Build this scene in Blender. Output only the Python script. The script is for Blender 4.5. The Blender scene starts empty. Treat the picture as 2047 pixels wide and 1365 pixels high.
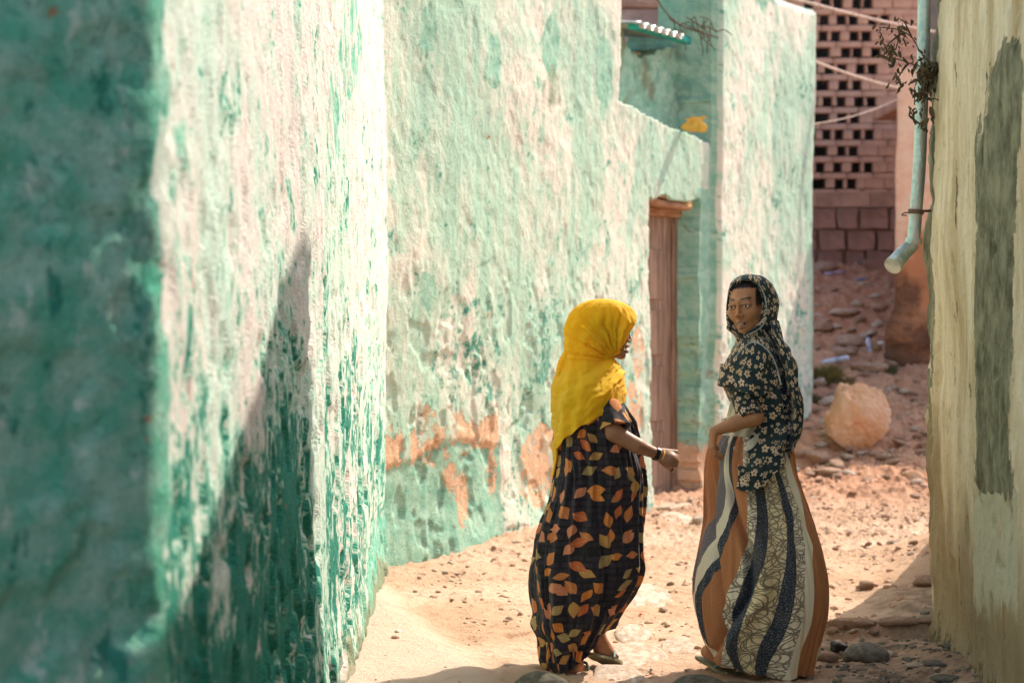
import bpy, bmesh, math, random
import numpy as np
from mathutils import Vector, Matrix

random.seed(7)
R = math.radians
# ------------------------------------------------------------------ camera
FPX, HZ, CX, CZ = 3980.0, 600.0, 1023.5, 1.535      # focal length in photo pixels, horizon row, centre column, eye height
def P(px, py, Y):
    """world point that stands Y metres away, seen at photo pixel px, py"""
    return Vector(((px - CX) / FPX * Y, Y, CZ - (py - HZ) / FPX * Y))
sc = bpy.context.scene
cam = bpy.data.cameras.new('camera')
camo = bpy.data.objects.new('camera', cam)
sc.collection.objects.link(camo)
camo.location = (0, 0, CZ); camo.rotation_euler = (R(90), 0, 0)
cam.sensor_width = 36; cam.lens = FPX / 2047 * 36
cam.shift_y = -(682.5 - HZ) / 2047
cam.clip_start = 0.1; cam.clip_end = 2000
cam.dof.use_dof = True; cam.dof.focus_distance = 8.25; cam.dof.aperture_fstop = 3.0
sc.camera = camo
# ------------------------------------------------------------------ light
AZ, EL = R(46), R(45)
LV = Vector((math.cos(EL) * math.sin(AZ), math.cos(EL) * math.cos(AZ), math.sin(EL)))
w = bpy.data.worlds.new('World'); sc.world = w; w.use_nodes = True
wn = w.node_tree; wn.nodes.clear()
sky = wn.nodes.new('ShaderNodeTexSky'); sky.sky_type = 'NISHITA'; sky.sun_disc = False
sky.sun_elevation = EL; sky.sun_rotation = AZ; sky.dust_density = 2.5; sky.air_density = 1.0
bg = wn.nodes.new('ShaderNodeBackground'); bg.inputs[1].default_value = 0.15
wo = wn.nodes.new('ShaderNodeOutputWorld')
wn.links.new(sky.outputs[0], bg.inputs[0]); wn.links.new(bg.outputs[0], wo.inputs[0])
sun = bpy.data.lights.new('sun', 'SUN'); sun.energy = 3.4; sun.angle = R(0.55); sun.color = (1.0, 0.89, 0.76)
suno = bpy.data.objects.new('sun', sun); sc.collection.objects.link(suno)
suno.rotation_euler = LV.to_track_quat('Z', 'Y').to_euler(); suno.location = (6, 6, 12)
sc.view_settings.view_transform = 'Standard'; sc.view_settings.look = 'None'
sc.view_settings.gamma = 1; sc.view_settings.exposure = 1.07; sc.view_settings.use_curve_mapping = False
sc.cycles.max_bounces = 8; sc.cycles.diffuse_bounces = 5

# ------------------------------------------------------------------ helpers
C = sc.collection
def tag(o, label=None, cat=None, group=None, kind=None):
    if label: o['label'] = label
    if cat: o['category'] = cat
    if group: o['group'] = group
    if kind: o['kind'] = kind
    return o
def thing(name, label, cat, loc=(0, 0, 0), group=None):
    o = bpy.data.objects.new(name, None); C.objects.link(o); o.location = loc; o.empty_display_size = 0.1
    return tag(o, label, cat, group)
def link(name, me, mat=None, parent=None):
    o = bpy.data.objects.new(name, me); C.objects.link(o)
    if mat is not None and len(me.materials) == 0: me.materials.append(mat)
    if parent is not None:
        o.parent = parent
        top = parent
        off = Vector((0, 0, 0))
        while top is not None:
            off += Vector(top.location); top = top.parent
        o.location = -off            # part geometry is written in world coordinates
    return o
def mesh_np(name, verts, faces, smooth=True):
    me = bpy.data.meshes.new(name)
    verts = np.asarray(verts, dtype=np.float32); faces = np.asarray(faces, dtype=np.int32)
    n, k = faces.shape
    me.vertices.add(len(verts)); me.vertices.foreach_set('co', verts.ravel())
    me.loops.add(n * k); me.loops.foreach_set('vertex_index', faces.ravel())
    me.polygons.add(n); me.polygons.foreach_set('loop_start', np.arange(0, n * k, k, dtype=np.int32))
    me.polygons.foreach_set('loop_total', np.full(n, k, dtype=np.int32))
    me.update(calc_edges=True)
    if smooth: me.polygons.foreach_set('use_smooth', np.ones(n, dtype=bool))
    me.validate()
    return me
def set_uv(me, uv):
    l = me.uv_layers.new(name='UVMap')
    vi = np.empty(len(me.loops), dtype=np.int32); me.loops.foreach_get('vertex_index', vi)
    l.data.foreach_set('uv', np.asarray(uv, dtype=np.float32)[vi].ravel())
def set_col(me, name, col):
    a = me.color_attributes.new(name=name, type='FLOAT_COLOR', domain='POINT')
    col = np.asarray(col, dtype=np.float32)
    if col.shape[1] == 3: col = np.concatenate([col, np.ones((len(col), 1), np.float32)], 1)
    a.data.foreach_set('color', col.ravel())
def grid_faces(nu, nv, wrap=False):
    i = np.arange(nu if wrap else nu - 1); j = np.arange(nv - 1)
    I, J = np.meshgrid(i, j, indexing='ij'); I2 = (I + 1) % nu
    return np.stack([I * nv + J, I2 * nv + J, I2 * nv + J + 1, I * nv + J + 1], -1).reshape(-1, 4)
# lattice noise
def _h(ix, iy, iz, seed):
    h = (ix.astype(np.int64) * 374761393 + iy.astype(np.int64) * 668265263 + iz.astype(np.int64) * 2147483647 + seed * 974634777) & 0xffffffff
    h = ((h ^ (h >> 13)) * 1274126177) & 0xffffffff
    h = ((h ^ (h >> 16)) * 2246822519) & 0xffffffff
    return ((h ^ (h >> 15)) & 0xffffff) / float(0xffffff) * 2 - 1
def noise(x, y, z=0.0, seed=0):
    x, y, z = np.broadcast_arrays(np.asarray(x, float), np.asarray(y, float), np.asarray(z, float))
    fx, fy, fz = np.floor(x), np.floor(y), np.floor(z)
    tx, ty, tz = x - fx, y - fy, z - fz
    sx, sy, sz = tx * tx * (3 - 2 * tx), ty * ty * (3 - 2 * ty), tz * tz * (3 - 2 * tz)
    r = 0
    for a in (0, 1):
        wx = sx if a else 1 - sx
        for b in (0, 1):
            wy = sy if b else 1 - sy
            for c in (0, 1):
                wz = sz if c else 1 - sz
                r = r + wx * wy * wz * _h(fx + a, fy + b, fz + c, seed)
    return r
def fbm(x, y, z=0.0, o=4, seed=0, g=0.5):
    r = 0; a = 1; t = 0
    for i in range(o):
        r = r + a * noise(np.asarray(x) * 2 ** i + 17.3 * i, np.asarray(y) * 2 ** i + 5.1 * i, np.asarray(z) * 2 ** i, seed + i)
        t += a; a *= g
    return r / t
def sst(a, b, x):
    t = np.clip((x - a) / (b - a), 0, 1); return t * t * (3 - 2 * t)
def inpoly(px, py, poly):
    r = np.zeros(np.shape(px), bool); n = len(poly)
    for i in range(n):
        x0, y0 = poly[i]; x1, y1 = poly[(i + 1) % n]
        if y0 == y1: continue
        c = ((y0 > py) != (y1 > py)) & (px < (x1 - x0) * (py - y0) / (y1 - y0) + x0)
        r ^= c
    return r
def spline(ys, xs):
    """smooth interpolation through control values"""
    ys = np.asarray(ys, float); xs = np.asarray(xs, float)
    if ys[0] > ys[-1]: ys, xs = ys[::-1], xs[::-1]
    m = np.gradient(xs, ys)
    def f(y):
        y = np.clip(y, ys[0], ys[-1]); i = np.clip(np.searchsorted(ys, y) - 1, 0, len(ys) - 2)
        h = ys[i + 1] - ys[i]; t = (y - ys[i]) / h
        return ((2 * t**3 - 3 * t**2 + 1) * xs[i] + (t**3 - 2 * t**2 + t) * h * m[i] + (-2 * t**3 + 3 * t**2) * xs[i + 1] + (t**3 - t**2) * h * m[i + 1])
    return f
# ------------------------------------------------------------------ node helper
class Mat:
    def __init__(s, name, rough=0.9, spec=0.25):
        s.m = bpy.data.materials.new(name); s.m.use_nodes = True; s.t = s.m.node_tree
        s.b = s.t.nodes['Principled BSDF']; s.b.inputs['Roughness'].default_value = rough
        s.b.inputs['Specular IOR Level'].default_value = spec
    def n(s, typ, **kw):
        nd = s.t.nodes.new('ShaderNode' + typ)
        for k, v in kw.items(): setattr(nd, k, v)
        return nd
    def put(s, sock, v):
        if isinstance(v, bpy.types.NodeSocket): s.t.links.new(v, sock)
        elif isinstance(v, (tuple, list)) and len(v) == 3 and sock.type == 'RGBA': sock.default_value = (*v, 1)
        else: sock.default_value = v
    def math(s, op, a, b=0.0, c=0.0):
        nd = s.n('Math', operation=op)
        s.put(nd.inputs[0], a); s.put(nd.inputs[1], b)
        if op in ('MULTIPLY_ADD', 'SMOOTH_MIN', 'WRAP', 'COMPARE'): s.put(nd.inputs[2], c)
        return nd.outputs[0]
    def step(s, a, b, x):
        nd = s.n('MapRange', interpolation_type='SMOOTHSTEP')
        s.put(nd.inputs['Value'], x); s.put(nd.inputs['From Min'], a); s.put(nd.inputs['From Max'], b)
        return nd.outputs[0]
    def mix(s, f, a, b, mode='MIX'):
        nd = s.n('Mix', data_type='RGBA', blend_type=mode)
        s.put(nd.inputs[0], f); s.put(nd.inputs[6], a); s.put(nd.inputs[7], b)
        return nd.outputs[2]
    def uv(s): return s.n('UVMap', uv_map='UVMap').outputs[0]
    def obj(s): return s.n('TexCoord').outputs['Object']
    def scale(s, v, sx, sy, sz=1.0, off=(0, 0, 0)):
        nd = s.n('Mapping'); s.put(nd.inputs[0], v); nd.inputs['Scale'].default_value = (sx, sy, sz); nd.inputs['Location'].default_value = off
        return nd.outputs[0]
    def noise(s, v, scale=1.0, detail=4, rough=0.55, dist=0.0, col=False):
        nd = s.n('TexNoise'); s.put(nd.inputs['Vector'], v); s.put(nd.inputs['Scale'], scale)
        nd.inputs['Detail'].default_value = detail; nd.inputs['Roughness'].default_value = rough; nd.inputs['Distortion'].default_value = dist
        return nd.outputs[1 if col else 0]
    def attr(s, name):
        a = s.n('Attribute', attribute_name=name); x = s.n('SeparateColor'); s.t.links.new(a.outputs['Color'], x.inputs[0])
        return x.outputs[0], x.outputs[1], x.outputs[2], a.outputs['Alpha']
    def attrc(s, name): return s.n('Attribute', attribute_name=name).outputs['Color']
    def vop(s, op, a, b=(0, 0, 0)):
        nd = s.n('VectorMath', operation=op); s.put(nd.inputs[0], a); s.put(nd.inputs[1], b); return nd.outputs[0]
    def sep(s, v):
        nd = s.n('SeparateXYZ'); s.put(nd.inputs[0], v); return nd.outputs
    def comb(s, x, y, z=0.0):
        nd = s.n('CombineXYZ'); s.put(nd.inputs[0], x); s.put(nd.inputs[1], y); s.put(nd.inputs[2], z); return nd.outputs[0]
    def color(s, c): s.put(s.b.inputs['Base Color'], c); return s
    def bump(s, h, dist=0.01, strength=1.0):
        nd = s.n('Bump'); nd.inputs['Strength'].default_value = strength; nd.inputs['Distance'].default_value = dist
        s.put(nd.inputs['Height'], h); s.t.links.new(nd.outputs[0], s.b.inputs['Normal']); return s
def simple(name, col, rough=0.8, var=0.25, scale=8.0, bump=0.004, bscale=60.0, spec=0.25, metal=0.0, col2=None):
    m = Mat(name, rough, spec); v = m.obj()
    n1 = m.noise(v, scale, 6, 0.6)
    c2 = col2 or tuple(c * (1 - var) * 0.8 for c in col)
    c = m.mix(m.step(0.35, 0.68, n1), c2, col)
    m.color(c); m.b.inputs['Metallic'].default_value = metal
    if bump: m.bump(m.noise(v, bscale, 4, 0.6), bump)
    return m.m
# ------------------------------------------------------------------ plaster materials
def plaster(name, pale, sage, mid, teal, k=1.0, k_chip=0.24, k_sage=1.0):
    """limewash over green paint: pale skin, chips showing teal, clay spots. paint: R chipping, G clay, B bare green, on the near wall also painted shade"""
    m = Mat(name, 0.93, 0.12); uv = m.uv(); cr, cg, cb, ca = m.attr('paint')
    big = m.noise(m.scale(uv, 1.1, 0.55), 1.0, 5, 0.6, 0.4)
    med = m.noise(m.scale(uv, 6.5, 4.2, 1, (3.1, 7, 0)), k, 7, 0.62, 0.4)
    fine = m.noise(m.scale(uv, 30, 19, 1, (8, 1, 0)), k, 7, 0.7, 0.2)
    warp = m.noise(m.scale(uv, 2.2, 1.4, 1, (1, 9, 4)), 1.0, 4, 0.6)
    streak = m.noise(m.scale(uv, 12, 1.6, 1, (5, 3, 0)), 1.0, 6, 0.65, 0.2)
    speck = m.noise(m.scale(uv, 120, 90), 1.0, 3, 0.7)
    c = m.mix(m.step(0.42, 0.58, big), sage, pale)
    c = m.mix(m.math('MULTIPLY', m.step(0.47, 0.62, med), 0.75), c, sage)
    c = m.mix(m.math('MULTIPLY', m.step(0.50, 0.62, streak), 0.5), c, pale)
    # green paint showing through in rubbed areas
    t1 = m.math('ADD', m.math('ADD', m.math('MULTIPLY', fine, 0.6), m.math('MULTIPLY', med, 0.5)), m.math('MULTIPLY', warp, 0.35))
    thr = m.math('SUBTRACT', 0.83, m.math('MULTIPLY', cr, k_chip))
    rub = m.step(m.math('SUBTRACT', thr, 0.035), m.math('ADD', thr, 0.03), t1)
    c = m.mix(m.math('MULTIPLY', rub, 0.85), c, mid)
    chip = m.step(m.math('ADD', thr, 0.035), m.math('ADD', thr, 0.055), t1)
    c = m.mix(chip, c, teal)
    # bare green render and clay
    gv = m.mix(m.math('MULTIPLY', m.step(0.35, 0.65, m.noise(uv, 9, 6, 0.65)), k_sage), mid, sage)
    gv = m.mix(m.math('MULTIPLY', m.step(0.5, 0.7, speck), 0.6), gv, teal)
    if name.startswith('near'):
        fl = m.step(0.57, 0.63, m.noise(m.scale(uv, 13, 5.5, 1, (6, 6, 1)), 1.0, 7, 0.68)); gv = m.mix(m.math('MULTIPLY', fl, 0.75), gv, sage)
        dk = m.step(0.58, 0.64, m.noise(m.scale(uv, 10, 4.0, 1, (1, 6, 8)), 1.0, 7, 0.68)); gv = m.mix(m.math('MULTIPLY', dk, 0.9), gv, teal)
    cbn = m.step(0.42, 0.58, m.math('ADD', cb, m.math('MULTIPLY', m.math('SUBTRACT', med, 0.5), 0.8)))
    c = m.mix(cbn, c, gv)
    cl = m.math('ADD', cg, m.math('MULTIPLY', m.math('SUBTRACT', m.math('ADD', m.math('MULTIPLY', med, 0.5), m.math('MULTIPLY', fine, 0.5)), 0.5), 1.7))
    clay = m.step(0.5, 0.6, cl)
    cc = m.mix(m.step(0.4, 0.6, speck), (0.62, 0.33, 0.17), (0.78, 0.55, 0.38))
    c = m.mix(clay, c, cc)
    spots = m.step(0.685, 0.72, m.noise(m.scale(uv, 11, 8, 1, (2, 2, 9)), 1.0, 4, 0.6))
    c = m.mix(m.math('MULTIPLY', spots, 0.9), c, (0.40, 0.17, 0.08))
    dirt = m.step(0.63, 0.72, m.noise(m.scale(uv, 14, 9, 1, (9, 4, 2)), 1.0, 5, 0.65))
    c = m.mix(m.math('MULTIPLY', dirt, 0.6), c, (0.10, 0.13, 0.09))
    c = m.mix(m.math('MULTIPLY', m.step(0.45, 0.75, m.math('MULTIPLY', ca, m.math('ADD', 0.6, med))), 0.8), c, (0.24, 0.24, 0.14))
    m.color(c)
    h = m.math('SUBTRACT', m.math('MULTIPLY', fine, 0.9), m.math('MULTIPLY', chip, 0.35))
    h = m.math('SUBTRACT', h, m.math('MULTIPLY', rub, 0.12))
    h = m.math('ADD', h, m.math('MULTIPLY', med, 0.5))
    h = m.math('SUBTRACT', h, m.math('MULTIPLY', clay, 0.3))
    h = m.math('ADD', h, m.math('MULTIPLY', speck, 0.42))
    m.bump(h, 0.016, 1.0)
    return m.m
PALE, SAGE, MID, TEAL = (0.73, 0.645, 0.595), (0.50, 0.64, 0.53), (0.19, 0.45, 0.33), (0.03, 0.235, 0.17)
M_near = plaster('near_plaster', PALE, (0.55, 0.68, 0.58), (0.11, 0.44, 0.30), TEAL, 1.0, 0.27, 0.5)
M_far = plaster('house_plaster', (0.73, 0.69, 0.58), (0.42, 0.60, 0.46), (0.24, 0.46, 0.34), (0.10, 0.34, 0.25), 1.25, 0.17)

def cream_plaster():
    m = Mat('cream_plaster', 0.92, 0.12); uv = m.uv(); cr, cg, cb, ca = m.attr('paint')
    st = m.noise(m.scale(uv, 3.0, 0.9), 1.0, 8, 0.68, 0.2); st2 = m.noise(m.scale(uv, 11, 2.5, 1, (4, 4, 0)), 1.0, 7, 0.65)
    fine = m.noise(m.scale(uv, 26, 28), 1.0, 8, 0.72); med = m.noise(m.scale(uv, 3, 2.2), 1.0, 8, 0.65)
    c = m.mix(m.step(0.35, 0.65, st), (0.46, 0.38, 0.22), (0.74, 0.69, 0.51))
    c = m.mix(m.math('MULTIPLY', m.step(0.5, 0.7, st2), 0.6), c, (0.72, 0.62, 0.42))
    c = m.mix(m.math('MULTIPLY', m.step(0.6, 0.72, med), 0.45), c, (0.36, 0.34, 0.19))
    c = m.mix(m.math('MULTIPLY', m.step(0.585, 0.66, fine), 0.65), c, (0.16, 0.15, 0.09))
    g = m.step(0.42, 0.60, m.math('ADD', cr, m.math('MULTIPLY', m.math('SUBTRACT', m.math('ADD', med, fine), 1.0), 0.9)))
    gc = m.mix(m.step(0.3, 0.7, m.noise(m.scale(uv, 7, 6), 1.0, 8, 0.7)), (0.085, 0.09, 0.055), (0.30, 0.31, 0.205))
    c = m.mix(g, c, gc)
    b = m.step(0.25, 0.9, m.math('ADD', cg, m.math('MULTIPLY', m.math('SUBTRACT', st, 0.5), 0.9)))
    c = m.mix(m.math('MULTIPLY', b, 0.8), c, (0.24, 0.18, 0.095))
    p = m.step(0.4, 0.6, m.math('ADD', cb, m.math('MULTIPLY', m.math('SUBTRACT', st2, 0.5), 0.8)))
    c = m.mix(p, c, (0.50, 0.50, 0.36))
    gr = m.step(0.5, 0.75, m.math('ADD', ca, m.math('MULTIPLY', m.math('SUBTRACT', m.math('ADD', fine, med), 1.0), 1.4)))
    c = m.mix(m.math('MULTIPLY', gr, 0.85), c, (0.085, 0.07, 0.045))
    m.color(c)
    m.bump(m.math('ADD', m.math('ADD', fine, m.math('MULTIPLY', st2, 0.5)), m.math('MULTIPLY', g, -0.5)), 0.012)
    return m.m
M_cream = cream_plaster()

# ------------------------------------------------------------------ wall builder
def wall_surface(name, plan, z0, z1, ds, dz, disp, mat, parent, keep=None, paint=None, thick=0.3, dens=None):
    """plan: list of (x, y) from near to far, surface on the right-hand side seen walking along it;
       disp(s, z, x, y) -> offset along the outward normal"""
    pl = np.asarray(plan, float); seg = np.hypot(*(pl[1:] - pl[:-1]).T); cs = np.concatenate([[0], np.cumsum(seg)])
    s = []
    t = 0.0
    while t < cs[-1]:
        s.append(t); t += ds(t) if callable(ds) else ds
    s.append(cs[-1]); s = np.array(s)
    x = np.interp(s, cs, pl[:, 0]); y = np.interp(s, cs, pl[:, 1])
    tx = np.gradient(x, s); ty = np.gradient(y, s); L = np.hypot(tx, ty); nx, ny = ty / L, -tx / L
    z = np.arange(z0, z1 + 1e-6, dz)
    S, Z = np.meshgrid(s, z, indexing='ij')
    X0, Y0 = np.repeat(x[:, None], len(z), 1), np.repeat(y[:, None], len(z), 1)
    D = disp(S, Z, X0, Y0)
    X, Y = X0 + nx[:, None] * D, Y0 + ny[:, None] * D
    fc = grid_faces(len(s), len(z))
    if keep is not None:
        k = keep(S, Z, X, Y)
        kk = k[:-1, :-1] & k[1:, :-1] & k[1:, 1:] & k[:-1, 1:]
        fc = fc[kk.reshape(-1)]
    V = np.stack([X, Y, Z], -1).reshape(-1, 3)
    UV = np.stack([S - D, Z + D * 0.3], -1).reshape(-1, 2)
    PC = paint(S, Z, X, Y).reshape(-1, 4) if paint is not None else np.zeros((len(V), 4))
    # borders go back into the wall's thickness
    E = np.concatenate([np.stack([fc[:, q], fc[:, (q + 1) % 4]], 1) for q in range(4)]).astype(np.int64)
    key = np.minimum(E[:, 0], E[:, 1]) * len(V) + np.maximum(E[:, 0], E[:, 1])
    _, inv, cnt = np.unique(key, return_inverse=True, return_counts=True)
    e = E[cnt[inv] == 1]
    idx = np.unique(e); mp = np.zeros(len(V), dtype=np.int64); mp[idx] = len(V) + np.arange(len(idx))
    ii = idx; cols = ii // len(z)
    Vb = V[ii] - np.stack([nx[cols], ny[cols], np.zeros(len(ii))], -1) * thick
    V = np.concatenate([V, Vb]); UV = np.concatenate([UV, UV[ii] + [thick, 0]]); PC = np.concatenate([PC, PC[ii]])
    ef = np.stack([e[:, 1], e[:, 0], mp[e[:, 0]], mp[e[:, 1]]], 1)
    me = mesh_np(name, V, np.concatenate([fc, ef])); set_uv(me, UV); set_col(me, 'paint', PC)
    return link(name, me, mat, parent)
def px_of(X, Y, Z): return CX + X / Y * FPX, HZ - (Z - CZ) / Y * FPX

# ------------------------------------------------------------------ near wall on the left
X1 = -0.70
def n_plan():
    pts = [(-6.0, 0.6), (-2.4, 2.62), (-1.6, 3.17), (-1.1, 3.60)]
    # rounded corner, then straight down the lane
    pts += [(-0.80, 3.85), (-0.74, 3.90), (-0.712, 3.93), (-0.70, 3.98), (-0.70, 5.0), (-0.69, 6.3), (-0.672, 6.62), (-0.685, 7.0), (-0.69, 8.0), (-0.705, 9.5), (-0.72, 10.6), (-0.715, 11.15)]
    return pts
def n_disp(s, z, x, y):
    d = 0.045 * fbm(s * 0.7, z * 0.45, seed=3, o=3)
    r = fbm(s * 4, z * 2.6, seed=5, o=4)
    d += 0.012 * r + 0.006 * fbm(s * 18, z * 13, seed=9, o=3)
    rg = fbm(s * 9, z * 6.5, seed=11, o=4)
    low = sst(2.3, 0.4, z)
    d -= (0.006 + 0.010 * low) * sst(0.12, 0.22, rg)                       # flaked hollows
    d += (z - 1.5) * -0.006 + 0.05 * sst(0.35, -0.1, z) * (0.6 + 0.5 * fbm(s * 3, z * 3, seed=8))
    d -= 0.0 * s
    return d
def n_paint(s, z, x, y):
    px, py = px_of(x, np.maximum(y, 0.5), z)
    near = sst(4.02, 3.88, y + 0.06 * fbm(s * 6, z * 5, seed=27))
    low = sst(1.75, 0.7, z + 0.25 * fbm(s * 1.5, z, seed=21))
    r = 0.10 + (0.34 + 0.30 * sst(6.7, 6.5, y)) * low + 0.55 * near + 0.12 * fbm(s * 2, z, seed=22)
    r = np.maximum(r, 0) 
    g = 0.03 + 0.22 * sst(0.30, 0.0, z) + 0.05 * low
    b = 0.75 * sst(0.75, 0.15, z + 0.35 * fbm(s * 2, z * 2, seed=23)) * sst(7.2, 9.5, y) + (0.92 + 0.2 * fbm(s * 3, z * 2, seed=26)) * near + 0.36 * sst(2.05, 1.35, z + 0.35 * fbm(s * 1.5, z, seed=21)) * sst(6.65, 6.5, y)  # green also puts shade into the paint, on near turn and shadow wedge
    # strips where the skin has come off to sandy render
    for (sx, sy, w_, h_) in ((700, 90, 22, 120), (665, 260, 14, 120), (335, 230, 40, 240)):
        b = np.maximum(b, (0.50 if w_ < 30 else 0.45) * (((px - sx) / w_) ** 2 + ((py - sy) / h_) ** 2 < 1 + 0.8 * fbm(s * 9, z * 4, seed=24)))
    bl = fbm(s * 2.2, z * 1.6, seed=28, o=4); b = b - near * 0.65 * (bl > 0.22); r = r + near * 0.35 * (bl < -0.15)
    a = 0.9 * sst(0.42, -0.05, z + 0.15 * fbm(s * 4, z * 3, seed=25)) * sst(7.0, 8.0, y)
    return np.stack([r, g, b, a], -1)
nw = thing('plaster_wall', 'tall turquoise wall with flaking limewash filling the left side of the lane', 'wall', (-0.7, 7.5, 0))
def n_ds(t): return 0.016 if t > 5.6 else 0.06
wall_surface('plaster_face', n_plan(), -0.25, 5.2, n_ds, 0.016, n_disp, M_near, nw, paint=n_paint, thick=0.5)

# ------------------------------------------------------------------ green house with the door
A0 = np.array([-0.785, 11.24]); SL = 0.55; TL = math.hypot(SL, 1)
T2 = np.array([SL / TL, 1 / TL]); N2 = np.array([1 / TL, -SL / TL])
def s_at(px):                      # distance along the house front of the spot seen at column px
    k = (px - CX) / FPX
    Yv = (SL * A0[1] - A0[0]) / (SL - k)
    return (Yv - A0[1]) * TL, Yv
def hp(px, py, off=0.0):           # point on the house front
    s, Yv = s_at(px); b = A0 + T2 * s + N2 * off
    return Vector((b[0], b[1], CZ - (py - HZ) / FPX * Yv))
SD0, YD0 = s_at(1303); SD1, YD1 = s_at(1400); SR0, YR0 = s_at(1236); SP, YP = s_at(1420); SE, YE = s_at(1617)
ZD = CZ + (HZ - 392) / FPX * YD0; ZR0 = CZ + (HZ - 203) / FPX * YR0; ZR1 = CZ + (HZ - 285) / FPX * s_at(1400)[1]
def wob(z, k, a=0.02): return a * noise(z * 3.1, k, seed=31) + a * 0.5 * noise(z * 11, k, seed=32)
def h_regions(s, z):
    door = (s > SD0 + wob(z, 1, .008)) & (s < SD1 - 0.01 + wob(z, 2)) & (z < ZD + 0.03 * noise(s * 5, 0, seed=33)) & (z > -0.02)
    zl = np.interp(s, [SR0, SP], [ZR0, ZR1]) + 0.02 * fbm(s * 6, 0.5, seed=34)
    rec = (s > SR0 + wob(z, 3, .012)) & (s < SP - 0.03 + wob(z, 4, .015)) & (z > zl)
    pier = s > SP + wob(z, 5, .015)
    return door, rec, pier, zl
def h_disp(s, z, x, y):
    door, rec, pier, zl = h_regions(s, z)
    d = 0.05 * fbm(s * 0.8, z * 0.5, seed=41, o=3)
    d += 0.010 * fbm(s * 4, z * 2.8, seed=42, o=4) + 0.006 * fbm(s * 18, z * 13, seed=43, o=4)
    rg = fbm(s * 9, z * 6, seed=44, o=4); low = sst(2.0, 1.0, z)
    d -= (0.004 + 0.010 * low) * sst(0.08, 0.2, rg)
    # rim of the fallen coat above the smooth green dado
    dado = sst(0.03, -0.02, z - (0.575 + 0.09 * np.sin(s * 2.3 - 0.6) + 0.06 * fbm(s * 4, 1, seed=45))) * sst(s_at(1010)[0], s_at(985)[0], s)
    d -= 0.018 * dado
    d += 0.035 * sst(0.35, 0.0, z)
    d = np.where(pier, d + 0.07 * sst(0, 0.06, s - SP) + 0.0, d)
    # the far edge rounds over
    d -= 0.10 * sst(SE - 0.10, SE + 0.04, s) ** 2
    ztop = 4.10 + 0.03 * fbm(s * 4, 2, seed=46)
    d = np.where(s > SP, d - 0.16 * sst(ztop - 0.12, ztop + 0.02, z) ** 2, d)
    d = np.where(rec, -0.26 + 0.5 * d + 0.025 * fbm(s * 8, z * 8, seed=47), d)
    d = np.where(door, -0.30, d)
    return d
ZHOLE = CZ + (HZ - 98) / FPX * s_at(1350)[1]
def h_keep(s, z, x, y):
    top = np.where(s > SP - 0.05, 4.10 - 0.10 * sst(SE - 0.25, SE, s) ** 2 + 0.03 * fbm(s * 4, 2, seed=46), 5.4)
    s2 = s_at(1292)[0]; s3 = s_at(1310)[0]
    hole = (s > s2) & (s < SP - 0.03)
    zt = np.interp(s, [s2, s3, s_at(1345)[0], s_at(1400)[0]], [4.3, ZHOLE + 0.02, ZHOLE - 0.06, ZHOLE + 0.1]) + 0.035 * fbm(s * 14, 3, seed=48)
    top = np.where(hole, np.minimum(top, zt), top)
    return z <= top
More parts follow.
